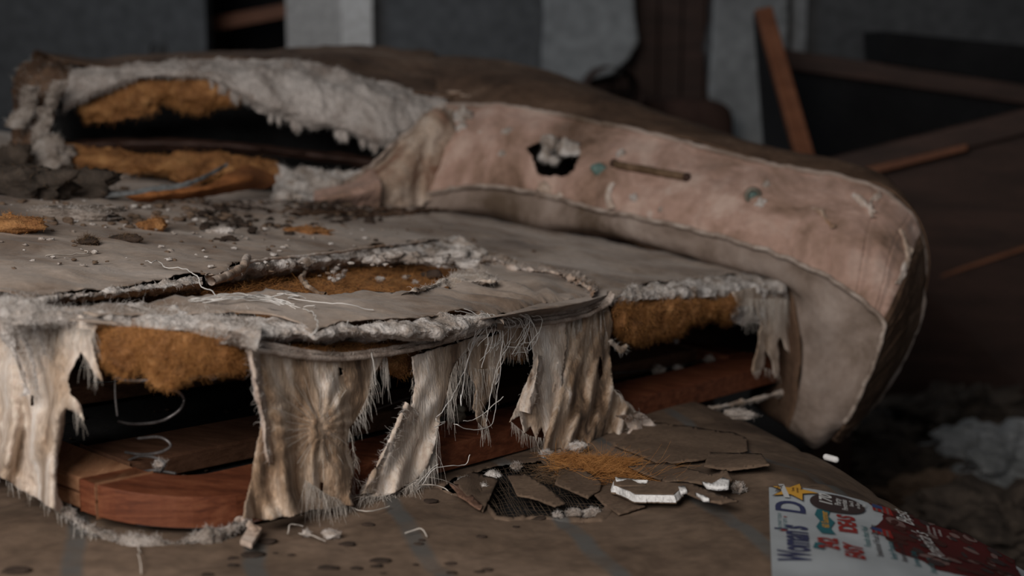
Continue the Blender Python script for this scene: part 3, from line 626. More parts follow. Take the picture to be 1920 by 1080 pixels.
fray([(700, 690), (690, 740), (660, 800)], .015, 110, .022, (.5, .2, -1), .5); fray([(655, 800), (665, 870), (658, 930)], .02, 70, .015, (.5, 0, -1), .5)
fray([(570, 900), (620, 930), (655, 940)], .03, 160, .035, (.2, -.3, -1), .6); fray([(700, 670), (725, 670), (722, 690)], .01, 50, .035, spread=.12)
# radial pulled threads of the star
for k in range(34):
    a = k/34*2*math.pi+rng.normal(0, .05); r0, r1 = rng.uniform(6, 20), rng.uniform(50, 105); c = (602, 800)
    pts = [(c[0]+r*math.cos(a), c[1]+r*math.sin(a)*1.05) for r in np.linspace(r0, r1, 5)]
    if pts[-1][1] > 940 or pts[-1][0] > 655: pts = pts[:2]
    o_f = [.0155+.02*max(0, (y-600)/380)**1.5 for x, y in pts]; thr.append(tube(np.vstack([edge(x, y, o+.0002) for (x, y), o in zip(pts, o_f)]), .00024, 10, 3, .0008, k))
FC = [(772, 668), (830, 650), (890, 632), (920, 625), (888, 650), (862, 668), (845, 700), (838, 740), (822, 800), (812, 850), (795, 885), (770, 905), (738, 925), (706, 932), (676, 932), (700, 905), (722, 865), (742, 820), (757, 785), (772, 755), (778, 720), (772, 690)]
flap('muslin_flap', FC, 'muslin', .07, .005, .35, 21, .008, .02, label='narrow frayed muslin strip hanging diagonally')
fuzzy_loft('rolled_hem', [E([(770, 760), (745, 815), (720, 865), (672, 935)], .012), E([(762, 755), (738, 810), (712, 862), (682, 925)], .028), E([(780, 770), (756, 822), (735, 870), (705, 925)], .014)], 70, 12, 'muslin', .004, 50, 6, 260, .010)
fray([(880, 645), (850, 690), (838, 740)], .015, 120, .050, (.1, 0, -1), .15); fray([(820, 800), (812, 850), (790, 890)], .02, 240, .05, (-.4, -.1, -1), .35)
fray([(676, 932), (740, 925), (790, 895)], .03, 240, .04, (-.3, -.4, -.6), .6, grav=.15); fray([(775, 690), (770, 760), (745, 815)], .012, 60, .009, (-.4, -.2, -1), .4)
FD = [(886, 642), (938, 624), (944, 660), (934, 700), (918, 740), (907, 770), (914, 806), (896, 792), (886, 762), (893, 730), (878, 700), (870, 672)]
flap('muslin_flap', FD, 'muslin_brown', .12, .005, .2, 31, .008, .02, label='small twisted brown rag')
fray([(870, 660), (890, 690), (930, 690)], .012, 90, .045, (0, 0, -1), .12); fray([(893, 730), (914, 806), (896, 792)], .02, 60, .02)
FE = [(938, 618), (985, 607), (992, 640), (982, 662), (960, 655), (945, 676), (936, 650)]
flap('muslin_flap', FE, 'muslin_brown', .12, .005, 0, 41, .007, .02, label='short curled scrap of muslin'); fray([(945, 650), (985, 650)], .012, 90, .02, spread=.5)
FG = [(992, 606), (1060, 598), (1064, 640), (1054, 720), (1040, 790), (1022, 822), (1014, 800), (1004, 825), (996, 800), (984, 812), (976, 780), (957, 792), (970, 757), (986, 722), (1000, 685), (996, 640)]
flap('muslin_flap', FG, 'muslin', .085, .006, -.2, 51, .010, .03, label='whitish rag with a finger-like torn end'); fray([(958, 790), (990, 815), (1022, 822)], .03, 90, .018)
fuzzy_loft('rolled_hem', [E([(1003, 660), (996, 700), (982, 735), (972, 770)], .014), E([(1010, 665), (1006, 705), (998, 740), (992, 775)], .030), E([(1018, 668), (1016, 705), (1010, 745), (1004, 780)], .014)], 50, 10, 'muslin', .003, 60, 7, 60, .008)
FH = [(1046, 602), (1090, 592), (1140, 570), (1147, 600), (1143, 650), (1145, 690), (1152, 728), (1182, 762), (1212, 790), (1220, 800), (1200, 818), (1170, 828), (1125, 824), (1100, 832), (1050, 842), (1016, 850), (1020, 800), (1034, 740), (1046, 680), (1052, 640)]
flap('muslin_flap', FH, 'muslin_brown', .15, .0085, .30, 61, .010, .030, label='broad pleated brown muslin curtain', holes=[[(1124, 670), (1129, 668), (1130, 700), (1124, 712), (1121, 695)]])
fray([(1150, 730), (1185, 765), (1218, 800)], .03, 120, .012, (1, 0, -.3), .6); fray([(1016, 850), (1100, 832), (1200, 818)], .035, 110, .012); fray([(1050, 610), (1140, 580)], .010, 110, .045, (0, -.1, -1), .08)
# curled toes of the curtain
for k, L in enumerate([[(1165, 775), (1190, 800), (1185, 820), (1165, 832)], [(1190, 775), (1212, 792), (1216, 806)]]):
    a_ = E(L, .045); fuzzy_loft('rolled_hem', [a_+[-.008, 0, 0], a_+[0, -.010, .004], a_+[.012, 0, -.002]], 30, 10, 'hem', .004, 50, 80+k, 120, .008)
FI = [(1372, 548), (1430, 535), (1482, 545), (1480, 600), (1484, 668), (1474, 655), (1466, 630), (1458, 640), (1462, 700), (1454, 710), (1444, 672), (1436, 655), (1430, 690), (1412, 702), (1410, 690), (1420, 655), (1424, 625), (1426, 600), (1415, 575), (1385, 575)]
flap('muslin_flap', FI, 'muslin', .1, .006, 0, 71, .016, .015, top=540, label='grey frayed rag at the right end'); fray([(1412, 700), (1435, 690), (1462, 705)], .03, 60, .015); fray([(1400, 560), (1480, 560)], .024, 200, .05, spread=.2)
cu = E([(1142, 640), (1152, 648), (1165, 658), (1175, 650), (1160, 655)], .01); fuzzy_loft('curled_scrap', [cu+[0, 0, .004], cu+[0, -.006, 0], cu+[0, 0, -.004]], 20, 6, 'muslin', .003, 60, 9, 60, .008)
# lower hem rag along the bottom front
lowh = [(120, 955), (170, 990), (230, 1010), (300, 1018), (380, 1005), (440, 985), (470, 965)]
fuzzy_loft('bottom_hem', [E([(a, b_-4) for a, b_ in lowh], .008), E([(a, b_+6) for a, b_ in lowh], .016), E([(a, b_+14) for a, b_ in lowh], .006)], 160, 10, 'wadding_dirty', .009, 45, 12, 1400, .006)
lowh = [(1180, 795), (1250, 785), (1320, 768), (1400, 752), (1480, 732)]
fuzzy_loft('bottom_hem', [E([(a, b_-4) for a, b_ in lowh], .006), E([(a, b_+2) for a, b_ in lowh], .012), E([(a, b_+8) for a, b_ in lowh], .004)], 120, 8, 'muslin', .004, 60, 13, 300, .006)
fray([(140, 975), (160, 985), (180, 1000)], .02, 16, .05); fray([(1470, 730), (1490, 735)], .01, 40, .02)
# cover still hanging on the long left side
ts = np.linspace(.30, LT-.02, 8); sd = [W(ts*0-.004-w_, ts, zd(0, ts)+h_) for h_, w_ in ((.0, .0), (-.06, .012), (-.13, .010), (-.20, .016))]
Gs = loft(sd, 260, 40); Gs = Gs-np.append(U, 0)*(.006*vn(Gs*np.array([1, 1, .3]), 16, 3)+.003*fbm(Gs*np.array([1, 1, .4]), 30, 8, 3))[..., None]
emit('muslin_flap', Gs.reshape(-1, 3), gridF(40, 260), MA['muslin'], bs, solid=.0012, offset=0)
# ---- welt: flattened band with two cords
wl = [(430, 636), (480, 650), (530, 661), (580, 668), (640, 670), (700, 664), (760, 655), (820, 641), (880, 625), (940, 612), (1000, 606), (1060, 598), (1110, 584), (1142, 566), (1150, 550)]
wl2 = [(430, 624), (480, 640), (530, 650), (580, 660), (640, 664), (700, 658), (760, 648), (820, 632), (880, 612), (940, 598), (1000, 592), (1060, 586), (1105, 576), (1135, 562), (1146, 548)]
fuzzy_loft('welt_band', [E([(a, b_+5) for a, b_ in wl], .010), E([((a+c_)/2, (b_+d_)/2) for (a, b_), (c_, d_) in zip(wl, wl2)], .016), E(wl2, .006)], 300, 10, 'welt', .0015, 60, 15, 500, .006, thr, .0002)
emit('welt_cord', *tube(E([(a, b_+3) for a, b_ in wl], .018), .0030, 240, 8, .0008), MA['welt'], bs)
emit('welt_cord', *tube(E(wl2, .012), .0026, 240, 8, .0008, 3), MA['welt'], bs)
# cord along the far lip and the little twisted rag
emit('rolled_hem', *tube(D([(398, 528), (425, 518), (445, 507), (458, 497), (465, 483)], .006), .0052, 40, 10, .0025, 3), MA['hem'], bs)
emit('rolled_hem', *tube(D([(460, 492), (520, 484), (600, 476), (700, 463), (800, 452)], .004), .0022, 80, 6, .001, 5), MA['hem'], bs)
# pulled ruffle at the right of the tear
rf1 = D([(740, 556), (790, 548), (840, 541), (880, 535), (925, 530)], .002); rf2 = D([(775, 545), (820, 532), (850, 520), (890, 524), (930, 528)], .010); rf3 = D([(820, 535), (845, 518), (870, 508), (910, 512), (935, 526)], .001)
fuzzy_loft('torn_lip', [rf1, rf2, rf3], 60, 16, 'muslin', .004, 50, 16, 500, .008)
rr_ = [(900, 490), (930, 485), (960, 500), (1000, 505), (1040, 510), (1080, 525), (1105, 540), (1115, 552)]
fuzzy_loft('torn_lip', [D([(a, b_+6) for a, b_ in rr_], .002), D(rr_, .008), D([(a+6, b_-7) for a, b_ in rr_], .001)], 120, 12, 'hem', .006, 60, 17, 400, .006)
# things lying in the tear
for i, (x, y, r, m) in enumerate([(712, 523, .006, 'wadding'), (760, 520, .004, 'wadding'), (778, 529, .004, 'wadding'), (572, 530, .004, 'wadding'), (500, 545, .003, 'wadding')]):
    fuzzball(deck(x, y, -.024)[0], r, m, bs, 'wadding_tuft', n=60, L=.005, seed=i+80)
v, f = lump(deck(812, 514, -.022)[0], .009, (1.6, .8, .7), .4, 12, 5); emit('dark_chip', v, f, MA['speck'], bs)
tw = D([(575, 505), (568, 520), (575, 535), (590, 545), (610, 552)], -.020); emit('twisted_rag', *tube(tw, .003, 40, 8, .003, 4), MA['muslin_brown'], bs)
for i in range(9): fuzzball(deck(620+rng.uniform(-18, 28), 512+rng.uniform(-12, 14), -.018)[0], .0035, 'wadding', bs, 'wadding_tuft', n=50, L=.006, seed=i+90)
# loose threads
def T_(L, h, r=.0005, n=50, wob=.002, seed=0, f=deck): thr2.append(tube(np.vstack([f(x, y, h+.004*math.sin(i*1.7)) for i, (x, y) in enumerate(L)]), r, n, 4, wob, seed))
thr2 = []
T_([(272, 488), (285, 492), (295, 490), (310, 500), (345, 505), (365, 515), (380, 535), (405, 553), (415, 556)], .006, .0007)
T_([(360, 565), (420, 553), (500, 558), (560, 574), (590, 592), (596, 615), (580, 630)], .006, .0006)
for k in range(9): T_([(370+rng.uniform(-20, 20), 560+rng.uniform(-5, 6)), (430+rng.uniform(-10, 10), 556+rng.uniform(-5, 5)), (500, 560+rng.uniform(-6, 6)), (545+rng.uniform(-10, 20), 572+rng.uniform(-8, 8))], .006, .0005, seed=k)
T_([(510, 558), (535, 551), (560, 556), (540, 560), (570, 562), (640, 570), (700, 582)], .006, .0006, seed=4); T_([(520, 552), (555, 553), (575, 562)], .006, .0005); T_([(570, 575), (590, 571), (588, 576)], .005, .0005)
for L in [[(900, 590), (925, 590), (940, 620), (937, 680), (932, 740), (925, 790), (905, 806), (860, 800), (850, 795)], [(850, 582), (890, 592), (890, 625), (872, 690), (850, 740), (820, 785), (835, 790), (815, 800)], [(870, 578), (905, 600), (915, 640), (905, 690)], [(900, 583), (950, 610), (950, 645)],
          [(940, 588), (975, 600), (985, 635), (970, 650), (950, 650)], [(975, 590), (998, 605), (1000, 640)], [(925, 590), (940, 640), (930, 700), (918, 745), (912, 790)], [(940, 600), (946, 660), (932, 700), (928, 720), (936, 700)],
          [(655, 600), (650, 620), (635, 622)], [(700, 660), (702, 690), (705, 720)], [(890, 640), (870, 700), (865, 760), (862, 740)], [(760, 955), (790, 910), (815, 880), (870, 870), (880, 850)], [(820, 870), (780, 912)], [(945, 745), (900, 780), (870, 790)]]:
    thr2.append(tube(np.vstack([edge(x, y, .022+.006*math.sin(i*2.1+x)) for i, (x, y) in enumerate(L)]), .00055, 60, 4, .002, int(L[0][0])))
for k in range(26):
    x = rng.uniform(880, 1000); y = 585+rng.uniform(0, 14); L = [(x, y), (x+rng.uniform(5, 25), y+rng.uniform(5, 20)), (x+rng.uniform(-20, 25), y+rng.uniform(30, 60)), (x+rng.uniform(-20, 20), y+rng.uniform(50, 85))]
    thr2.append(tube(np.vstack([edge(a, b_, .018+rng.uniform(0, .012)) for a, b_ in L]), .0004, 40, 4, .002, k))
emit('loose_threads', *merge(thr2), MA['thread_white'], bs, kind='stuff', label='pale loose threads trailing over cover and rags')
emit('frayed_threads', *merge(thr), MA['thread'], bs, kind='stuff')
emit('wadding_fuzz', *merge(wool), MA['wool'], bs, kind='stuff'); emit('coir_fuzz', *merge(coirh+coirh0), MA['coir_fibre'], bs, kind='stuff')
wool = []; coirh = []

# ================================================================ UPPER MATTRESS
um = thing('mattress', 'pinkish torn mattress drooping over the box spring, with a round hole and cord handle', 'mattress', (.2, 2.9, float(zd(1.38, .5))))
cols = [  # crest, welt, upper face, face mid, low face, low welt, band, contact, under
 [(800, 102, 3.6), (825, 198, 2.98), (780, 368, 2.88), (792, 394, 2.90)],
 [(900, 110, 3.55), (930, 197, 2.92), (890, 348, 2.80), (900, 400, 2.84)],
 [(1000, 131, 3.5), (1030, 212, 2.86), (1005, 360, 2.74), (1000, 430, 2.78)],
 [(1090, 158, 3.4), (1130, 231, 2.80), (1110, 388, 2.66), (1110, 432, 2.72)],
 [(1180, 195, 3.3), (1240, 255, 2.72), (1210, 408, 2.58), (1210, 456, 2.64)],
 [(1290, 240, 3.2), (1360, 286, 2.64), (1330, 436, 2.50), (1310, 486, 2.58)],
 [(1420, 285, 3.1), (1480, 314, 2.56), (1450, 472, 2.42), (1410, 512, 2.50)],
 [(1540, 312, 3.0), (1600, 337, 2.50), (1550, 516, 2.34), (1480, 540, 2.44)],
 [(1640, 350, 2.9), (1682, 376, 2.47), (1620, 565, 2.30), (1500, 600, 2.40)],
 [(1700, 420, 2.85), (1726, 440, 2.47), (1656, 605, 2.28), (1508, 660, 2.40)],
 [(1712, 520, 2.85), (1733, 520, 2.50), (1646, 660, 2.28), (1504, 710, 2.40)],
 [(1700, 610, 2.80), (1718, 615, 2.50), (1615, 735, 2.30), (1494, 765, 2.40)],
 [(1640, 720, 2.70), (1660, 730, 2.50), (1585, 790, 2.33), (1480, 805, 2.42)],
 [(1580, 800, 2.60), (1585, 815, 2.50), (1560, 822, 2.38), (1500, 825, 2.46)]]
A = np.array([[atY(*q)[0] for q in c] for c in cols])        # station x 4 x 3
crest, welt, loww, cont = [A[:, k] for k in range(4)]
NU = 260
outn = np.tile(np.array([-.25, -1, 0.]), (len(A), 1)); outn /= np.linalg.norm(outn[0])
f1_ = welt*.75+loww*.25+outn*.024; f2_ = (welt+loww)/2+outn*.034; f3_ = welt*.25+loww*.75+outn*.024
def rough(G_, seed, a1=.005, s1=9, a2=.002, s2=30):
    n = normals(G_); n *= np.sign((n.reshape(-1, 3)@(C0-G_.reshape(-1, 3).mean(0))).mean())
    return G_+n*(a1*vn(G_, s1, seed)+a2*fbm(G_, s2, seed+3, 3))[..., None]
def cutg(G_, polys, name, m, parent, label=None, wrap=False):
    F_ = gridF(G_.shape[0], G_.shape[1]); V_ = G_.reshape(-1, 3); x, y = proj(V_); cx, cy = x[F_].mean(1), y[F_].mean(1)
    for p_ in polys: k = pip(cx, cy, p_); F_ = F_[~k]
    return emit(name, V_, F_, MA[m], parent, label=label, solid=.003, offset=0)
FH1 = [(988, 277), (1010, 268), (1050, 258), (1090, 268), (1088, 295), (1078, 318), (1060, 328), (1030, 332), (1008, 328), (1000, 305)]
Gf = loft([welt, f1_, f2_, f3_, loww], 460, 90)
# vertical quilting puckers on the side panel
uu = np.linspace(0, 46, 460)[None]+.8*vn(Gf, 8, 2); Gf = Gf+outn[0]*(.0022*np.sin(uu*2.2)+.0012*np.sin(uu*5.1))[..., None]
gv = np.abs((uu*.42) % 1-.5); Gf = Gf-outn[0]*(.004*np.exp(-(gv/.045)**2))[..., None]*np.clip((uu-12)/12, .25, 1)[..., None]
Gf = rough(Gf, 3, .005, 8, .0022, 30); cutg(Gf[:, :316], [ragged(FH1, 5, 2.5, 4)], 'side_panel', 'side_panel', um); cutg(Gf[:, 315:], [], 'end_panel', 'top_ticking', um, label='dark brown end of the side ticking, stained and with shade put into its colour')  # end columns take darker ticking: part stain, part turned-away shade put into the colour
b1_ = (loww+cont)/2+np.array([-.1, -.3, -.3])*.045
Gb_ = rough(loft([loww, b1_, cont], 360, 40), 5, .006, 8, .002, 26); cutg(Gb_, [], 'under_panel', 'under_panel', um, label='greyish lower edge of the ticking')
t1 = welt*.7+crest*.3+np.array([0, 0, .025]); t2 = welt*.3+crest*.7+np.array([0, 0, .02]); dn = crest+np.array([.05, .25, -.08])
dn2 = crest+np.array([.05, .28, -.24]); und = cont+np.array([0, .35, .0])
t1[9:] = welt[9:]*.7+crest[9:]*.3; t2[9:] = welt[9:]*.3+crest[9:]*.7; dn[8:] = crest[8:]+[-.02, .05, 0]; dn2[8:] = crest[8:]+[-.05, .06, -.02]; und[8:] = cont[8:]+[-.02, .25, 0]
Gt_ = rough(loft([welt, t1, t2, crest, dn, dn2, und, cont], 240, 70), 7, .010, 6, .003, 18); cutg(Gt_, [], 'top_panel', 'top_ticking', um, label='dark brown worn top ticking')
emit('piping', *tube(welt+outn*.004, .0048, 300, 8, .002, 2), MA['under_panel'], um)
emit('piping', *tube(loww[:13]+outn[:13]*.012, .0042, 300, 8, .002, 3), MA['welt'], um)
def face(px, py, lift=0):  # point on the side panel nearest to pixel
    x, y = proj(Gf.reshape(-1, 3)); out = []
    for a, b_ in zip(np.atleast_1d(px), np.atleast_1d(py)):
        out.append(Gf.reshape(-1, 3)[np.argmin((x-a)**2+(y-b_)**2)]+outn[0]*lift)
    return np.array(out)
# hole: wadding tuft hanging in it
c = face([1030, 1058, 1022, 1076, 1040], [270, 278, 292, 280, 302], -.006)
for i, (p, r) in enumerate(zip(c, (.018, .018, .013, .013, .009))): fuzzball(p, r, 'wadding', um, 'wadding_tuft', n=260, L=.012, seed=i+120, sq=(1, .6, .9))
# cord handle, vents
hd = face([1150, 1170, 1220, 1270, 1288], [306, 310, 318, 328, 331], .014); hd[0] -= outn[0]*.012; hd[-1] -= outn[0]*.012
emit('cord_handle', *tube(hd, .0074, 50, 10, .001), MA['handle_cord'], um)
e = face([1288], [331], .010)[0]; v, f = lump(e, .009, (.8, 1, 1), .15, 12, 2); emit('handle_stop', v, f, MA['dark_wood'], um)
e = face([1152], [306], .006)[0]; v, f = lump(e, .009, (.8, 1, 1), .15, 12, 2); emit('handle_stop', v, f, MA['dark_wood'], um)
e = face([1124], [316], .006)[0]; v, f = lump(e, .012, (1.1, .6, 1), .4, 12, 6); emit('vent_button', v, f, MA['teal'], um, label='corroded teal vent button')
e = face([1412], [367], .004)[0]
ring = np.array([e+[.012*math.cos(a), -.004, .012*math.sin(a)] for a in np.linspace(0, 2*math.pi, 24)]); emit('vent_ring', *tubes(ring[None], .004, 8), MA['metal_dull'], um)
v, f = lump(e, .009, (1, .5, 1), .1, 10, 6); emit('vent_button', v, f, MA['teal'], um)
# tears and loose tufts on the panel
for i, (x, y, r) in enumerate([(870, 225, .016), (866, 240, .010), (1165, 292, .009), (1428, 385, .010), (1437, 350, .008), (1015, 385, .016), (1045, 392, .012), (1190, 375, .008), (1240, 395, .005), (943, 290, .008), (950, 250, .009)]):
    fuzzball(face(x, y, .0)[0], r, 'hem' if i in (5, 6) else 'wadding', um, 'wadding_tuft', n=70, L=.008, seed=i+140, sq=(1, .5, 1.1), amp=.6)
for L in [[(1525, 388), (1540, 398), (1552, 412), (1565, 428)], [(1150, 345), (1142, 370), (1150, 395)], [(1600, 365), (1620, 385), (1640, 400)], [(1655, 350), (1630, 380), (1635, 410)], [(1690, 430), (1700, 480), (1680, 530)], [(1010, 375), (1030, 385), (1050, 380)]]:
    a_ = np.vstack([face(x, y, .004) for x, y in L]); fuzzy_loft('torn_flap', [a_+[-.006, 0, 0], a_+[0, -.006, .003], a_+[.008, .002, -.002]], 26, 8, 'hem', .005, 50, int(L[0][0]), 30, .008, parent=um)
for i, (x, y, Y_, r) in enumerate([(880, 170, 3.05, .022), (905, 178, 3.02, .018), (975, 185, 3.0, .018), (1010, 190, 2.98, .014), (850, 160, 3.1, .016)]):
    p_ = atY(x, y, Y_)[0]; fuzzball(p_+[0, 0, -.006], r, 'hem', um, 'torn_scrap', 60, .010, .0003, seed=i+220, sq=(2, 1, .35), amp=.7)
# ---- opened left half
wool = []; coirh = []
a1 = [(840, 190, 2.98), (790, 176, 3.02), (700, 150, 2.98), (620, 128, 2.95), (560, 112, 2.93), (480, 108, 2.90), (380, 112, 2.88), (300, 114, 2.86), (200, 128, 2.84), (130, 135, 2.82)]
a2 = [(830, 205, 2.95), (780, 200, 2.94), (700, 185, 2.88), (620, 165, 2.86), (560, 150, 2.84), (480, 140, 2.82), (380, 128, 2.80), (300, 128, 2.80), (200, 145, 2.79), (130, 155, 2.78)]
a3 = [(810, 213, 2.93), (775, 232, 2.90), (720, 255, 2.84), (640, 232, 2.82), (570, 212, 2.80), (490, 185, 2.78), (400, 148, 2.78), (300, 140, 2.78), (200, 160, 2.78), (120, 185, 2.76)]
a4 = [(800, 216, 2.95), (765, 245, 2.92), (725, 274, 2.86), (640, 248, 2.85), (560, 232, 2.83), (480, 205, 2.80), (400, 155, 2.80), (300, 146, 2.80), (200, 172, 2.80), (110, 205, 2.78)]
AY = lambda L: np.vstack([atY(*q) for q in L])
fuzzy_loft('wadding_layer', [AY(a1), AY(a2), AY(a3), AY(a4)], 300, 44, 'wadding_soft', .009, 20, 104, 5200, .010, wool, .0003, parent=um, oc=4, label='thick torn grey wadding layer over the opened end')
for i in range(26):
    u = rng.random()*7; p = cr(AY(a4), 100)[int(u/8*80)]; fuzzball(p+[0, -.01, -.004], rng.uniform(.005, .010), 'wadding_soft', um, 'wadding_tuft', n=90, L=.012, rad=.0003, seed=i+170, sq=(.7, .7, 1.3))
k1 = [(160, 165, 2.84), (230, 150, 2.82), (320, 146, 2.81), (400, 155, 2.81), (450, 175, 2.82)]; k2 = [(150, 200, 2.82), (235, 180, 2.80), (320, 175, 2.79), (400, 180, 2.79), (450, 188, 2.80)]; k3 = [(165, 225, 2.84), (235, 225, 2.82), (300, 195, 2.82), (340, 205, 2.82), (440, 195, 2.83)]
fuzzy_loft('coir_layer', [AY(k1), AY(k2), AY(k3)], 120, 30, 'coir', .012, 25, 105, 2600, .014, coirh, .0003, parent=um)
k1 = [(90, 268, 2.78), (180, 270, 2.76), (280, 288, 2.74), (360, 285, 2.74), (440, 292, 2.76), (520, 310, 2.8)]; k2 = [(80, 290, 2.74), (180, 300, 2.70), (280, 312, 2.68), (350, 318, 2.68), (430, 318, 2.72), (520, 322, 2.78)]; k3 = [(80, 310, 2.76), (180, 322, 2.72), (280, 328, 2.70), (350, 342, 2.70), (430, 336, 2.74), (520, 335, 2.8)]
fuzzy_loft('coir_layer', [AY(k1), AY(k2), AY(k3)], 120, 24, 'coir', .010, 25, 106, 1800, .012, coirh, .0003, parent=um)
# dark core behind
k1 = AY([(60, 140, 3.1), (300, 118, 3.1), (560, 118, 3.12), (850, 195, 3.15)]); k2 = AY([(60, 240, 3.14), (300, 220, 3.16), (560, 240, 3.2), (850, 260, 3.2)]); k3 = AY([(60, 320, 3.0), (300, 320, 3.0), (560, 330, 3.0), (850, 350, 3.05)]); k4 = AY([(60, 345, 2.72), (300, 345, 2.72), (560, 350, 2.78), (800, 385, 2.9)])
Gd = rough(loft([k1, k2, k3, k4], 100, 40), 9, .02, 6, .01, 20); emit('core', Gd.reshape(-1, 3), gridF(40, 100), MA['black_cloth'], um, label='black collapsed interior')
fuzzy_loft('inner_rail', [AY([(100, 262, 2.9), (400, 262, 2.92), (700, 296, 2.95)]), AY([(100, 270, 2.87), (400, 270, 2.88), (700, 304, 2.92)]), AY([(100, 284, 2.88), (400, 284, 2.9), (700, 316, 2.94)])], 80, 8, 'dark_wood', .004, 20, 11, 0, parent=um)
# left end lump of brown ticking
e0 = AY([(135, 122, 2.95), (90, 108, 2.93), (45, 112, 2.92), (24, 135, 2.92)]); e1 = AY([(135, 150, 2.80), (95, 150, 2.76), (55, 155, 2.76), (24, 170, 2.84)]); e2 = AY([(95, 230, 2.78), (75, 225, 2.74), (50, 240, 2.74), (25, 250, 2.82)]); e3 = AY([(80, 330, 2.74), (60, 330, 2.70), (35, 335, 2.70), (5, 345, 2.78)])
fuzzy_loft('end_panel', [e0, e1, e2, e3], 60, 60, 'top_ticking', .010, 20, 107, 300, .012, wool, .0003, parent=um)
e1 = AY([(120, 150, 2.76), (95, 155, 2.75)]); 
for k, L in enumerate([[(110, 150), (95, 190), (80, 230), (72, 260)], [(80, 200), (75, 250), (65, 300)], [(60, 160), (50, 200), (30, 240)]]):
    a_ = AY([(x, y, 2.70) for x, y in L]); fuzzy_loft('torn_flap', [a_+[-.014, 0, 0], a_+[0, -.01, 0], a_+[.016, 0, 0]], 30, 8, 'wadding_dirty', .008, 40, 108+k, 100, .014, wool, .0003, parent=um)
# crest of top ticking over the left half
g0 = AY([(845, 193, 3.0), (700, 158, 3.02), (560, 116, 3.0), (400, 114, 2.95), (200, 128, 2.92), (90, 112, 2.95)]); g1 = AY([(830, 140, 3.3), (700, 120, 3.3), (600, 103, 3.3), (400, 112, 3.25), (200, 122, 3.2), (90, 108, 3.2)]); g2 = AY([(810, 102, 3.6), (700, 97, 3.6), (600, 97, 3.6), (400, 113, 3.5), (200, 125, 3.4), (60, 115, 3.3)]); g3 = g2+[0, .1, -.2]
Gg = rough(loft([g0, g1, g2, g3], 160, 40), 12, .008, 8, .003, 22); emit('top_panel', Gg.reshape(-1, 3), gridF(40, 160), MA['top_ticking'], um, solid=.003)
# pulled-back side cloth at the break
h0 = AY([(865, 204, 2.97), (832, 202, 2.92), (800, 215, 2.90), (770, 245, 2.87), (735, 275, 2.84), (700, 310, 2.82), (640, 345, 2.78), (590, 362, 2.76)])
h1 = AY([(865, 260, 2.90), (822, 235, 2.85), (800, 250, 2.84), (775, 280, 2.81), (745, 310, 2.79), (705, 340, 2.77), (650, 362, 2.74), (595, 375, 2.74)])
h2 = AY([(855, 355, 2.88), (800, 380, 2.84), (785, 388, 2.84), (770, 388, 2.82), (740, 390, 2.80), (700, 392, 2.79), (650, 390, 2.78), (598, 385, 2.77)])
Gh = rough(loft([h0, h1, h2], 120, 50), 15, .010, 14, .004, 40); cutg(Gh, [], 'torn_side_cloth', 'break_cloth', um, label='pulled-back beige ticking at the break')
pk = [AY([(700, 318, 2.80), (650, 345, 2.76), (590, 358, 2.75)]), AY([(715, 350, 2.73), (655, 365, 2.70), (588, 372, 2.71)]), AY([(710, 388, 2.76), (650, 390, 2.74), (590, 386, 2.74)])]
fuzzy_loft('torn_side_cloth', pk, 70, 24, 'side_panel', .006, 25, 33, 0, parent=um)
emit('piping', *tube(h0[1:]+[0, -.006, .002], .0045, 80, 8, .003, 5), MA['welt'], um)
w1_ = AY([(505, 318, 2.80), (560, 312, 2.80), (620, 318, 2.82), (690, 318, 2.86)]); w2_ = AY([(510, 345, 2.74), (560, 345, 2.74), (620, 345, 2.76), (680, 335, 2.82)]); w3_ = AY([(515, 378, 2.76), (560, 378, 2.76), (600, 370, 2.77), (660, 355, 2.82)])
fuzzy_loft('wadding_layer', [w1_, w2_, w3_], 90, 24, 'wadding', .010, 30, 109, 900, .012, wool, .0003, parent=um)
emit('wadding_fuzz', *merge(wool), MA['wool'], um, kind='stuff'); emit('coir_fuzz', *merge(coirh), MA['coir_fibre'], um, kind='stuff')
wool = []; coirh = []

# hidden bed that carries the back of the upper mattress
bb = thing('bed', 'dark brown bed behind the box spring, carrying the back of the upper mattress', 'bed', tuple(map(float, W(1.9, .8, 0.))))
zt_ = float(min(und[:8, 2]))-.10
def bar(s0, s1, t0, t1, z0, z1): 
    c_ = [(s0, t0), (s1, t0), (s1, t1), (s0, t1)]; return box8(np.vstack([W(a, b_, z_)[None] for z_ in (z0, z1) for a, b_ in c_]))
emit('platform', *bar(1.44, 2.3, .15, 1.6, zt_-.12, zt_), MA['dark_wood'], bb, smooth=False)
for a, b_ in ((1.46, .18), (1.46, 1.5), (2.2, .18), (2.2, 1.5)): emit('leg', *bar(a, a+.07, b_, b_+.07, 0, zt_-.12), MA['dark_wood'], bb, smooth=False)

# base below lower mattress
fb = thing('bed', 'dark wooden bed carrying the lowest mattress at the front', 'bed', (0, 1.5, 0))
zbm = float(G[..., 2].min())-.20
emit('side_board', *box(-1.3, .42, .4, 2.6, zbm-.16, zbm-.005), MA['dark_wood'], fb, smooth=False)
for x, y in ((-1.25, .45), (.34, .45), (-1.25, 2.45), (.2, 2.45)): emit('leg', *box(x, x+.07, y, y+.07, 0, zbm-.16), MA['dark_wood'], fb, smooth=False)

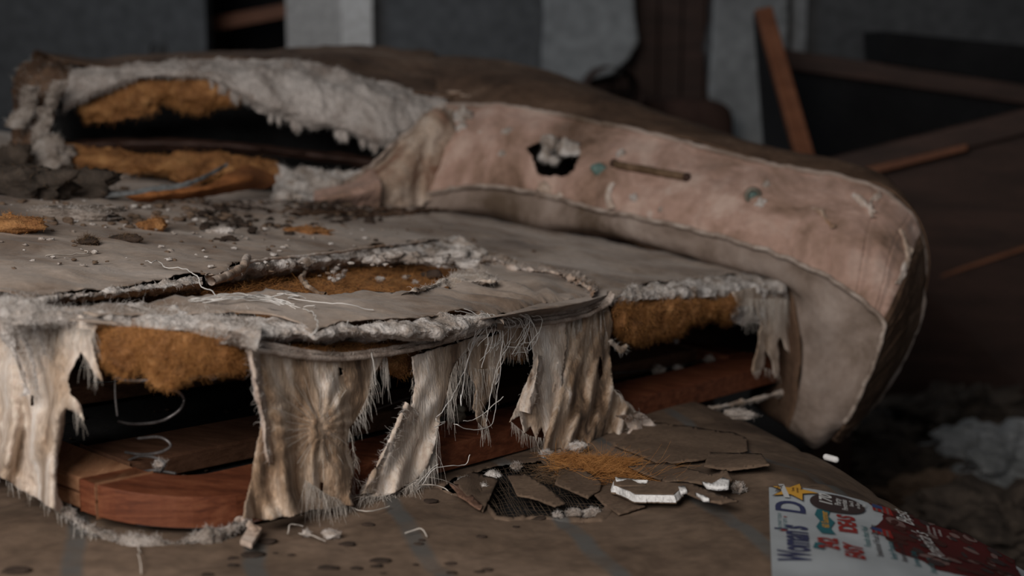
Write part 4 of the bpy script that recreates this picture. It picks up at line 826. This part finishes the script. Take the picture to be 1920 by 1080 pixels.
# ================================================================ SCRAPS ON THE BOX SPRING
# leather-like scrap
k0 = D([(205, 358), (300, 350), (400, 335), (460, 318), (512, 318)], .000)+[0, 0, .010]; 
def dk(L): return np.vstack([deck(x, y, h) for x, y, h in L])
s0_ = dk([(215, 372, .002), (300, 366, .012), (380, 358, .025), (450, 340, .04), (510, 345, .03)]); s1_ = dk([(230, 368, .014), (300, 360, .024), (380, 350, .04), (455, 330, .055), (512, 340, .04)]); s2_ = dk([(200, 378, .0), (290, 380, .002), (370, 374, .004), (440, 360, .010), (505, 352, .012)])
lr = [dk([(235, 368, .012), (310, 358, .022), (390, 345, .036), (458, 311, .062), (514, 328, .045)]), dk([(240, 372, .008), (320, 364, .018), (400, 354, .030), (466, 335, .046), (518, 342, .034)]), dk([(255, 376, .003), (330, 372, .008), (405, 366, .014), (468, 356, .022), (512, 352, .022)])]
fuzzy_loft('x', lr, 60, 14, 'leather', .003, 20, 20, 0, parent=None); tag(bpy.data.objects['x'], 'curled orange-brown leather-like scrap with pale edge on the box spring', 'scrap'); bpy.data.objects['x'].name = 'leather_scrap'
s1_ = lr[0]
ed_ = thing('paper_strip', 'thin pale bluish strip of paper lying along the orange-brown scrap', 'paper', tuple(map(float, s1_[1])))
fuzzy_loft('strip', [s1_[:4]+[-.03, .0, .006], s1_[:4]+[-.03, -.006, .003], s1_[:4]+[-.03, -.008, -.002]], 60, 8, 'plastic', .003, 30, 21, 0, parent=ed_)
tag(fuzzball(deck(575, 434, .004)[0], .022, 'coir', None, 'fibre_clump', 300, .012, .0003, 'coir_fibre', 3, (1.7, .8, .38)), 'flat orange fibre clump right of centre on the box spring', 'clump')
tag(fuzzball(deck(287, 422, .006)[0], .016, 'coir', None, 'fibre_clump', 260, .012, .0003, 'coir_fibre', 5, (1.2, .9, .6)), 'rounded tan fibre clump left of centre on the box spring', 'clump')
tag(fuzzball(deck(236, 449, .004)[0], .014, 'speck', None, 'fibre_clump', 260, .012, .0004, 'handle_cord', 6, (1.5, .9, .5)), 'brown crumbly clump between the tan clump and the dark tuft', 'clump')
tag(fuzzball(deck(163, 453, .004)[0], .011, 'speck', None, 'fibre_clump', 260, .016, .0004, 'handle_cord', 7, (1.2, .9, .6)), 'small dark bristly tuft, leftmost on the bare cover', 'clump')
tag(fuzzball(deck(415, 434, .004)[0], .012, 'wadding', None, 'wadding_clump', 200, .010, .0003, 'wool', 8, (1.6, .8, .5)), 'white wadding clump behind the long tear', 'clump')
tag(fuzzball(deck(428, 448, .003)[0], .008, 'speck', None, 'debris_lump', 60, .006, .0003, 'handle_cord', 9, (1.6, .8, .5)), 'dark lump in front of the white wadding clump', 'clump')
tag(fuzzball(deck(20, 420, .008)[0], .030, 'coir', None, 'fibre_clump', 300, .012, .0004, 'coir_fibre', 10, (1.5, .9, .4)), 'rust-brown fibre clump at the far left edge of the box spring', 'clump')
for i, (x, y, r, m, fm, sq, lab) in enumerate([(130, 400, .035, 'wadding_dirty', 'wool', (2.2, .8, .3), 'long low grey wadding strip in the left back debris'), (60, 350, .05, 'litter', 'handle_cord', (1.2, .9, .7), 'large dark brown debris heap in the left back'),
        (150, 350, .045, 'litter', 'handle_cord', (1.2, .9, .6), 'brown debris heap right of the large dark heap'), (100, 300, .035, 'wadding_dirty', 'wool', (1.2, .8, .9), 'grey wadding heap against the left end of the upper mattress'),
        (300, 322, .020, 'wadding', 'wool', (1.5, .8, .7), 'pale wadding lump behind the orange-brown scrap'), (225, 325, .016, 'wadding_dirty', 'wool', (1.6, .8, .6), 'greyish wadding lump left of the pale lump'), (540, 372, .022, 'wadding', 'wool', (1.4, .8, .6), 'wadding lump at the right tip of the orange-brown scrap'),
        (25, 300, .03, 'litter', 'handle_cord', (1, .8, .9), 'dark debris heap at the far left behind the box spring')]):
    tag(fuzzball(deck(x, y, r*sq[2]*.5)[0], r, m, None, 'debris_heap', 300, .016, .0004, fm, i+20, sq, .55), lab, 'debris')
cl = []
for i in range(520):
    if i < 330: x = rng.uniform(380, 720); y = 378+abs(rng.normal(0, 1))*26
    elif i < 450: x = rng.uniform(0, 380); y = rng.uniform(350, 425)
    else: x = rng.uniform(0, 1000); y = rng.uniform(400, 520)
    if y > 520: continue
    v, f = lump(deck(x, y, .002)[0], rng.uniform(.0012, .007 if i < 450 else .003), (1.3, 1, .6), .6, 6, i); cl.append((v, f))
tag(emit('crumbs', *merge(cl[:len(cl)//2]), MA['speck'], kind='stuff'), 'dark crumbs scattered over the back of the box spring cover', 'crumbs')
tag(emit('crumbs', *merge(cl[len(cl)//2:]), MA['card'], kind='stuff'), 'tan crumbs scattered over the left of the box spring cover', 'crumbs')
cl = [lump(deck(rng.uniform(0, 760), rng.uniform(375, 500), .002)[0], rng.uniform(.001, .004), (1.3, 1, .6), .6, 6, i+900) for i in range(110)]
tag(emit('wadding_flecks', *merge(cl), MA['wadding'], kind='stuff'), 'white wadding flecks scattered over the box spring cover', 'flecks')
wi = D([(85, 480), (110, 479), (140, 476), (165, 474), (160, 470)], .003); tag(emit('pale_thread', *tube(wi, .0009, 40, 5, .002, 4), MA['thread']), 'short pale thread lying on the left of the cover', 'thread')
for i in range(7):
    x = rng.uniform(560, 800); y = rng.uniform(385, 402); tag(emit('fabric_strip', *tube(D([(x-60, y+6), (x, y+3), (x+70, y)], .004), .003, 30, 6, .004, i), MA['top_ticking']), 'thin torn strip of ticking in front of the upper mattress', 'strip', 'torn strips in front of the upper mattress')

# ================================================================ DEBRIS ON THE LOWER MATTRESS
def cardp(name, poly, lab, m='card', h=.006, amp=.003, seed=0, cat='cardboard', jit=.8, solid=.002, grp=None):
    return tag(low_sheet(name, poly, m, None, h, 4, jit, seed, amp, solid, nz=.008), lab, cat, grp)
cardp('card_piece', [(1200, 790), (1290, 800), (1375, 812), (1400, 822), (1402, 845), (1380, 850), (1320, 862), (1240, 872), (1190, 850), (1150, 835), (1180, 815)], 'large flat brown card sheet right of the pleated curtain', seed=1, h=.006)
cardp('card_piece', [(1330, 848), (1428, 852), (1443, 873), (1370, 882), (1320, 875)], 'rectangular brown card at the right end of the card litter', seed=2, h=.012)
cardp('card_piece', [(1178, 876), (1250, 868), (1330, 890), (1362, 882), (1374, 900), (1358, 915), (1300, 905), (1250, 905)], 'rounded brown card behind the white broken plasterboard', seed=3, h=.014)
cardp('card_piece', [(1250, 905), (1290, 905), (1340, 925), (1384, 940), (1352, 944), (1310, 936), (1275, 920)], 'leaf-shaped brown card right of the broken plasterboard', seed=4, h=.016)
cardp('card_piece', [(1050, 880), (1085, 875), (1128, 905), (1125, 920), (1102, 935), (1080, 925), (1040, 908)], 'tan card piece over the tear in the lower mattress', seed=5, h=.010)
cardp('card_piece', [(952, 892), (985, 890), (1030, 918), (1060, 945), (1040, 950), (1000, 935), (970, 930)], 'greyish card curling down into the mattress tear', seed=6, h=.008, amp=.006)
cardp('card_piece', [(1108, 925), (1150, 905), (1180, 935), (1210, 950), (1160, 965), (1130, 945)], 'small tan card left under the broken plasterboard', seed=7, h=.004)
# plasterboard piece: paper face plus white gypsum edge
pt = thing('plasterboard_piece', 'broken plasterboard piece with bright white gypsum edge and brown paper face', 'plasterboard', tuple(map(float, low(1210, 925, .006)[0])))
top = [(1150, 903), (1160, 897), (1215, 903), (1270, 908), (1283, 912), (1264, 929), (1190, 928), (1180, 922), (1150, 911)]
P1 = rs(top, 3); n = len(P1); lo2 = np.array([[x_ + (0 if x_ > 1180 else -3), y_ + 11+3*(x_ < 1180)] for x_, y_ in P1])
hi_ = low(P1[:, 0], P1[:, 1], .018); lo = hi_.copy(); lo[:, 2] -= .0075; cc = hi_.mean(0)
lo[:, :2] += (lo[:, :2]-cc[:2])*.05+rng.normal(0, .0007, (n, 2)); mid_ = (lo+hi_)/2+rng.normal(0, .0007, (n, 3))
Gp = np.stack([lo, mid_, hi_]); v = np.vstack([Gp.reshape(-1, 3), lo.mean(0)[None], hi_.mean(0)[None]]); F_ = [gridF(3, n, True)]
a_ = np.arange(n); F_.append(np.stack([a_, (a_+1) % n, np.full(n, 3*n)], 1)[:, ::-1]); F_.append(np.stack([2*n+a_, 2*n+(a_+1) % n, np.full(n, 3*n+1)], 1))
emit('gypsum_core', v, F_, MA['plaster'], pt, smooth=False)
ctr = hi_.mean(0); fc = ctr+(hi_-ctr)*.985; fc[:, 2] += .0008; v = np.vstack([fc, fc.mean(0)[None]]); emit('paper_face', v, np.stack([a_, (a_+1) % n, np.full(n, n)], 1), MA['card'], pt, smooth=False, solid=.0008)
bk_ = lo.copy(); bc = bk_.mean(0); bk_ = bc+(bk_-bc)*1.01; bk_[:, 2] -= .0012; v = np.vstack([bk_, bc[None]-[0, 0, .0012]]); emit('paper_back', v, np.stack([a_, (a_+1) % n, np.full(n, n)], 1), MA['card'], pt, smooth=False, solid=.0008)
for i, (pl, lab) in enumerate([([(1316, 906), (1335, 910), (1355, 898), (1368, 903), (1366, 915), (1345, 917), (1325, 914)], 'white gypsum flake on the rounded card'), ([(1303, 926), (1320, 932), (1330, 938), (1318, 937)], 'thin white gypsum sliver under the leaf-shaped card'), ([(1153, 897), (1160, 900), (1215, 903), (1155, 905)], 'thin white gypsum line behind the plasterboard'), ([(1272, 915), (1284, 913), (1288, 922), (1276, 925)], 'small white gypsum crumb at the right end of the plasterboard')]):
    cardp('gypsum_flake', pl, lab, 'plaster', .020, .002, i, 'gypsum', .5, .004)
tag(fuzzball(low(1383, 915, .006)[0], .009, 'wadding_dirty', None, 'wadding_clump', 160, .007, .0003, 'wool', 60), 'fuzzy wadding ball right of the rounded card', 'clump')
tag(fuzzball(low(1385, 777, .006)[0], .014, 'wadding_dirty', None, 'wadding_clump', 160, .010, .0003, 'wool', 61, (1.8, 1, .5)), 'grey wadding clump at the far corner of the lower mattress', 'clump')
tag(fuzzball(low(1083, 838, .010)[0], .010, 'wadding', None, 'wadding_clump', 160, .008, .0003, 'wool', 62, (1.3, 1, .7)), 'wadding clump at the foot of the pleated curtain', 'clump')
tag(fuzzball(low(1025, 852, .006)[0], .007, 'wadding', None, 'wadding_clump', 100, .008, .0003, 'wool', 63, (1.3, 1, .7)), 'small wadding clump left of the curtain foot', 'clump')
tag(fuzzball(low(622, 1002, .004)[0], .006, 'wadding', None, 'wadding_clump', 60, .006, .0003, 'wool', 64, (1.4, 1, .7)), 'white wadding clump at the front below the wide flap', 'clump')
tag(fuzzball(low(575, 1000, .004)[0], .004, 'wadding', None, 'wadding_clump', 60, .007, .0003, 'wool', 65, (1, 1, .9)), 'tiny wadding shred left of the white front clump', 'clump')
# pill-like pellet on the mattress edge
c = low(1558, 862, .004)[0]; v, f = tube([c+[-.006, .003, .003], c+[0, 0, .002], c+[.006, -.003, .001]], .0045, 12, 12); cap1 = lump(c+[-.006, .003, .003], .0044, (1, 1, 1), 0, 8); cap2 = lump(c+[.006, -.003, .001], .0044, (1, 1, 1), 0, 8)
tag(emit('pellet', *merge([(v, f), cap1, cap2]), MA['plaster']), 'small white oblong pellet on the right edge of the lower mattress', 'pellet')
# wooden chip
a = low([450, 470, 492, 472], [1022, 988, 998, 1030], .006); o = emit('wood_chip', *box8(np.vstack([a, a+[0, 0, .005]])), MA['hem'], smooth=False); tag(o, 'pale wood chip lying against the bottom hem at the front', 'chip'); bevel(o, .001)
ch = low([440, 455, 470, 480], [985, 975, 985, 1000], .010); tag(emit('twisted_rag', *tube(ch, .004, 20, 8, .002), MA['hem']), 'short twisted rag beside the pale wood chip', 'rag')
sp = []
for i in range(34):
    x, y = rng.uniform(380, 1000), rng.uniform(960, 1078)
    if y < 1045-(x-380)*.12: continue
    r = rng.uniform(.0012, .0045); sp.append(lump(low(x, y, .0008)[0], r, (1.6, 1.2, .25), .3, 6, i))
for x, y, r in [(805, 939, .006), (1008, 971, .006), (715, 1051, .006), (615, 1065, .006), (650, 1020, .005), (500, 1015, .006), (475, 1040, .007), (30, 1070, .008), (690, 983, .004), (895, 942, .007)]: sp.append(lump(low(x, y, .001)[0], r, (1.7, 1.2, .25), .2, 8, int(x)))
tag(emit('droppings', *merge(sp), MA['speck'], kind='stuff'), 'small dark specks scattered on the front of the lower mattress', 'specks')
thr2 = []
for k, L in enumerate([[(780, 912), (800, 908), (830, 915), (850, 930)], [(760, 1000), (790, 990), (800, 1005)], [(560, 1000), (590, 1005), (610, 1015)], [(260, 1020), (262, 1050), (266, 1075)], [(660, 950), (690, 958), (730, 950)], [(540, 1000), (545, 985), (570, 990)]]): T_(L, .004, .0007, seed=k, f=low)
tag(emit('loose_threads', *merge(thr2), MA['thread'], kind='stuff'), 'loose pale threads on the front of the lower mattress', 'threads')

# ================================================================ MAGAZINE
o0 = low(1441, 938, .004)[0]; mg = thing('magazine', 'crumpled colour magazine with dark blue title and red photo, lying on the lower mattress', 'magazine', tuple(map(float, o0)))
xr = o0[:2]-low(1446, 1075, .004)[0, :2]; xr /= np.linalg.norm(xr)          # reading direction of the title
yd = np.array([xr[1], -xr[0]])                                               # down the page
def page(a, b_, h=.0):
    """a: distance left of the top right corner (m), b_: distance down the page (m)"""
    a = np.asarray(a, float); b_ = np.asarray(b_, float)
    xy = o0[:2]-a[..., None]*xr+b_[..., None]*yd
    x, y = xy[..., 0], xy[..., 1]; s = (x+.33)*U[0]+(y-1.3)*U[1]
    z = CZ-.472-.071*s-.72*np.maximum(0, x-.30)**2+mbump(x, y)+.012+h+.0025*vn(np.stack([x, y, x*0], -1), 22, 4)+.006*np.exp(-(a/.03)**2)*np.clip(b_/.2, 0, 1)
    return np.stack([x, y, z], -1)
PW, PH = .268, .280
def pshape(name, poly, m, h, step=.004, jit=0, parent=mg, solid=0, label=None):
    q = np.array(poly)*1000; q = ragged(q, step*1000, jit*1000, 3) if jit else rs(q, step*1000)
    P, T = tri2d(q, step*1500); Q = page(P[:, 0]/1000, P[:, 1]/1000, h); 
    n = np.cross(Q[T[0, 1]]-Q[T[0, 0]], Q[T[0, 2]]-Q[T[0, 0]]); T = T if n[2] > 0 else T[:, ::-1]
    return emit(name, Q, T, MA[m], parent, solid=solid, label=label, smooth=False)
pshape('cover', [(0, 0), (PW, 0), (PW, PH), (.03, PH), (.006, PH-.04), (.004, .12), (-.002, .10)], 'paper_white', 0, .006, solid=.0006)
for k in range(3): pshape('page', [(.004+.003*k, .004), (PW-.002, .004), (PW-.002, PH-.003), (.03, PH-.004*k), (.02, .15)], 'paper_white', -.0018*(k+1), .01)
def oval(a, b_, ra, rb, rot=0, n=28): return [(a+ra*math.cos(t)*math.cos(rot)-rb*math.sin(t)*math.sin(rot), b_+ra*math.cos(t)*math.sin(rot)+rb*math.sin(t)*math.cos(rot)) for t in np.linspace(0, 2*math.pi, n, endpoint=False)]
def text(name, s_, a, b_, size, m, h=.0012, squeeze=1.0, rot=0.0, shear=0, bold=0, align='RIGHT'):
    cu = bpy.data.curves.new(name, 'FONT'); cu.body = s_; cu.size = 1; cu.align_x = align; cu.shear = shear; cu.offset = bold; cu.resolution_u = 4
    ob = bpy.data.objects.new(name, cu); COL.objects.link(ob); dg = bpy.context.evaluated_depsgraph_get(); me = bpy.data.meshes.new_from_object(ob.evaluated_get(dg)); bpy.data.objects.remove(ob)
    n = len(me.vertices); vv = np.empty(n*3); me.vertices.foreach_get('co', vv); vv = vv.reshape(-1, 3)
    X = vv[:, 0]*size*squeeze; Yv = vv[:, 1]*size; c, s1 = math.cos(rot), math.sin(rot); X, Yv = X*c-Yv*s1, X*s1+Yv*c
    Q = page(a-X, b_-Yv, h)-np.array(mg['_o']); me.vertices.foreach_set('co', Q.ravel()); me.update(); me.materials.clear(); me.materials.append(MA[m])
    o = bpy.data.objects.new(name, me); COL.objects.link(o); o.parent = mg; return o
def ab(px, py): b_ = (px-1441)/1600; return ((py-938-300*b_)/670, b_)
def abl(L): return [ab(*q) for q in L]
ph = abl([(1612, 972), (1625, 984), (1640, 980), (1632, 1000), (1606, 1022), (1636, 1040), (1640, 1062), (1680, 1075), (1700, 1092), (1790, 1110), (1850, 1095), (1862, 1020), (1800, 1004), (1700, 986)])
pshape('cover_photo', ph, 'ink_maroon', .0006, .004, .0015)
for i in range(90):
    a, b_ = rng.uniform(-.002, .14), rng.uniform(.11, .262)
    if not pip(np.array([a]), np.array([b_]), ph)[0]: continue
    pshape('photo_patch', oval(a, b_, rng.uniform(.003, .010), rng.uniform(.003, .010), rng.uniform(0, 3), 12), ['ink_brown', 'ink_pink', 'ink_black', 'ink_brown', 'ink_brown', 'ink_black', 'ink_pink'][i % 7], .0009+.00001*i, .004, .0009)
for a, b_ in (ab(1618, 975), ab(1608, 1020)):
    pshape('flag', [(a, b_), (a+.018, b_), (a+.020, b_+.022), (a-.004, b_+.020)], 'ink_red', .0021, .005)
    for k in range(3): pshape('flag_stripe', [(a, b_+.003+k*.006), (a+.019, b_+.003+k*.006), (a+.019, b_+.0055+k*.006), (a, b_+.0055+k*.006)], 'ink_pink', .0023, .005)
    pshape('flag_canton', [(a+.001, b_), (a+.011, b_), (a+.010, b_+.011), (a, b_+.011)], 'ink_blue', .0025, .005)
text('title', "Woman's", .215, .037, .044, 'ink_navy', squeeze=.66, bold=.028, align='LEFT'); text('title', "D", .068, .037, .044, 'ink_navy', squeeze=.95, bold=.02, align='LEFT')
stp = []
for k in range(10):
    r = .027 if k % 2 == 0 else .0115; t = k/10*2*math.pi+.35; stp.append((.016+r*math.cos(t)*.8, .026+r*math.sin(t)))
pshape('star_outline', [(.016+(a-.016)*1.10, .026+(b_-.026)*1.10) for a, b_ in stp], 'ink_black', .0026, .004); pshape('star', stp, 'ink_yellow', .0029, .004)
pshape('star_band', [(-.001, .010), (.034, .016), (.034, .022), (-.001, .016)], 'ink_white', .0032, .004); text('star_text', 'SPECIAL', .002, .0155, .0075, 'ink_black', .0036, .8, rot=-.2, bold=.01)
for k in range(3): text('star_text', ['Family', 'summer', 'fun'][k], .008, .027+.0045*k, .0045, 'ink_brown', .0034, .9)
oc = ab(1557, 981); ov = oval(oc[0], oc[1], .022, .030, .25); pshape('oval', ov, 'ink_black', .0028, .004)
text('oval_text', '170', oc[0]-.016, oc[1]-.006, .019, 'ink_white', .0034, .85, shear=.2, bold=.025)
for k, (s_, sz) in enumerate([('Party', .0095), ('Favorites', .0085), ('Save $', .006), ('on Easy', .006), ('Fare', .0055)]): text('oval_text', s_, oc[0]-.013-.0005*k, oc[1]+.0035+.0068*k, sz, 'ink_white', .0034, .85, bold=.012)
rb = [(.050, .050), (.066, .047), (.082, .052), (.100, .047), (.118, .052), (.118, .066), (.100, .062), (.082, .067), (.066, .061), (.050, .064)]
pshape('ribbon', rb, 'ink_teal', .0018, .004); text('ribbon_text', '60 Summer', .055, .0605, .0105, 'ink_yellow', .0024, .95, bold=.015)
text('headline', 'IDEAS', .055, .088, .025, 'ink_red', .0015, .78, bold=.04); text('headline', '242', .132, .066, .027, 'ink_red', .0016, .9, bold=.04); text('headline', 'EASY', .140, .090, .026, 'ink_red', .0015, .8, bold=.04)
pshape('ribbon_patch', [(.150, .044), (.168, .041), (.172, .052), (.150, .054)], 'ink_teal', .0010, .004)  # teal ink patch printed past the end of the ribbon
text('small_print', 'COOK SMART TODAY', .072, .012, .0055, 'ink_green', squeeze=.95); text('small_print', 'GREAT GIFTS', .086, .0175, .0055, 'ink_teal', squeeze=.9); text('small_print', 'v', .118, .017, .014, 'ink_red', bold=.04); text('small_print', 'v', .080, .018, .008, 'ink_red', bold=.03)
for k, (s_, a, b_, m) in enumerate([('Foods that Heal', .078, .100, 'ink_green'), ('Sensational Fruit Desserts', .066, .110, 'ink_black'), ('Family Projects', .105, .124, 'ink_teal'), ('American Crafts', .100, .134, 'ink_black'), ('Summer Style', .115, .146, 'ink_teal'), ('Smart Savings', .125, .160, 'ink_green')]):
    text('cover_line', s_, a, b_, .0095, m, .0014, .95, bold=.01)
text('script_title', "America's", .050, .165, .026, 'ink_white', .0045, .75, shear=.3, rot=.15); text('script_title', 'Best', .004, .148, .026, 'ink_white', .0045, .8, shear=.3, rot=.15)
for k in range(3): text('script_note', ['Our first-ever', 'all-American', 'cookbook'][k], .022, .170+.006*k, .0055, 'ink_white', .0045, .8)

# ================================================================ RIGHT SIDE: OVERTURNED CABINET, SOFA, RUBBISH
cb = thing('cabinet', 'overturned dark wooden cabinet with an orange-brown leaning side board', 'cabinet', (1.6, 4.4, 0))
def slab(name, pts, m, d, parent=cb):  # pts: 4 front corners (px,py,Y), extruded by vector d
    a = AY(pts); d = np.array(d, float); return bevel(emit(name, *box8(np.vstack([a, a+d])), MA[m], parent, smooth=False), .004)
slab('side_board_edge', [(1418, 18, 4.25), (1448, 11, 4.25), (1536, 318, 4.05), (1500, 318, 4.05)], 'red_wood', (0, .05, 0))
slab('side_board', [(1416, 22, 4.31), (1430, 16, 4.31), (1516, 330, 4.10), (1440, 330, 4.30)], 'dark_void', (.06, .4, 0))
slab('front_rim', [(1525, 305, 4.1), (1990, 188, 3.95), (1990, 235, 3.95), (1525, 350, 4.1)], 'dark_wood', (0, .04, 0))
slab('rim_strip', [(1560, 330, 4.07), (1815, 270, 3.98), (1815, 282, 3.98), (1560, 346, 4.07)], 'red_wood', (0, .02, 0))
slab('front_panel', [(1535, 345, 4.14), (1990, 228, 3.98), (1990, 800, 4.0), (1560, 800, 4.2)], 'dark_wood', (0, .03, 0))
slab('drawer_edge', [(1740, 523, 4.08), (1990, 440, 3.95), (1990, 447, 3.95), (1740, 530, 4.08)], 'red_wood', (0, .02, 0))
slab('back_rim', [(1470, 92, 4.9), (1990, 168, 4.7), (1990, 205, 4.7), (1480, 130, 4.9)], 'dark_wood', (0, .04, 0))
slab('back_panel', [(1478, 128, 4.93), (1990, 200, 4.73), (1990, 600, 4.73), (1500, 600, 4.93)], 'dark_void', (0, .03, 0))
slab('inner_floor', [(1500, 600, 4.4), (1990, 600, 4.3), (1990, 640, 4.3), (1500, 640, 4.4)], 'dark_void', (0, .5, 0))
bo = slab('black_slab', [(1652, 58, 4.8), (1990, 92, 4.7), (1990, 170, 4.7), (1655, 118, 4.8)], 'dark_void', (0, .25, 0), None); bo.name = 'black_box'; tag(bo, 'flat black box lying on the back of the overturned cabinet', 'box')
sf = thing('sofa', 'dark brown upholstered sofa behind the mattresses near the wall hole', 'sofa', (.75, 5.2, 0))
def rbox(c, sx, sy, sz, m, name, seed=0, amp=.03):
    n = 18; th = np.linspace(0, math.pi, n)[:, None]; ph_ = np.linspace(0, 2*math.pi, 2*n, endpoint=False)[None]
    D_ = np.stack([np.sin(th)*np.cos(ph_), np.sin(th)*np.sin(ph_), np.cos(th)+0*ph_], -1); e_ = .45
    Q = np.sign(D_)*np.abs(D_)**e_; Q *= (1+amp*vn(D_, 2, seed))[..., None]; return emit(name, (c+Q*np.array([sx, sy, sz])).reshape(-1, 3), gridF(n, 2*n, True), MA[m], sf)
za = atY(1150, 128, 5.0)[0, 2]; xa = atY(1145, 128, 5.0)[0, 0]
v, f = tube([(xa, 4.8, za-.09), (xa, 5.2, za-.09), (xa+.02, 5.6, za-.09)], .095, 20, 20); emit('arm_roll', v, f, MA['upholstery'], sf)
rbox(np.array([xa, 5.2, (za-.1)/2]), .085, .42, (za-.1)/2, 'upholstery', 'arm'); rbox(np.array([xa+.30, 5.1, .60]), .22, .38, .16, 'upholstery', 'seat_cushion', 3); rbox(np.array([xa+.30, 5.60, .68]), .22, .10, za-.80, 'upholstery', 'back_cushion', 4)
rbox(np.array([xa+.30, 5.2, .22]), .20, .40, .20, 'upholstery', 'base', 4, .0)
ks = emit('door_knob', v1, f1, MA['metal_dull']); tag(ks, 'dark round knob on the trim of the left doorway', 'knob')
# rubbish on the floor at the right
def crumple(name, px, py, r, m, lab, seed, sq=(1, .8, .6), n=26, amp=.6):
    r0 = ray(px, py)[0]; kk = (r*sq[2]*.8-CZ)/r0[2]; c = C0+r0*kk
    th = np.linspace(0, math.pi, n)[:, None]; ph_ = np.linspace(0, 2*math.pi, 2*n, endpoint=False)[None]
    D_ = np.stack([np.sin(th)*np.cos(ph_), np.sin(th)*np.sin(ph_), np.cos(th)+0*ph_], -1)
    rr = 1+amp*(np.abs(fbm(D_+seed, 1.7, seed, 4, .6))-.4); Q = c+D_*rr[..., None]*r*np.array(sq); Q[..., 2] = np.maximum(Q[..., 2], .004)
    return tag(emit(name, Q.reshape(-1, 3), gridF(n, 2*n, True), MA[m], smooth=False), lab, 'rubbish')
crumple('plastic_bag', 1870, 860, .17, 'plastic', 'crumpled grey-white plastic sheeting on the floor at the far right', 2, (1.1, .7, .5))
crumple('crumpled_paper', 1760, 925, .09, 'card', 'crumpled tan paper on the floor beside the mattress edge', 3, (1.4, .8, .5))
crumple('rubbish_bag', 1700, 880, .12, 'litter', 'dark rubbish lump on the floor behind the tan paper', 4, (1.4, .9, .5))
crumple('rubbish_bag', 1880, 990, .14, 'litter', 'dark rubbish lump at the lower right corner', 5, (1.4, .9, .6))
crumple('rubbish_bag', 1620, 830, .10, 'litter', 'dark rubbish lump beneath the hanging mattress end', 6, (1.4, .9, .5))
crumple('rubbish_bag', 1800, 780, .14, 'litter', 'dark rubbish lump in front of the cabinet', 7, (1.4, .9, .6))
cl = [lump(np.array([rng.uniform(.5, 2.2), rng.uniform(1.5, 4.2), .006]), rng.uniform(.006, .03), (1.4, 1, .5), .6, 6, i) for i in range(260)]
tag(emit('rubble', *merge(cl), MA['litter'], kind='stuff'), 'dark rubble strewn over the floor right of the mattresses', 'rubble')
for o in COL.objects:
    if '_o' in o: del o['_o']
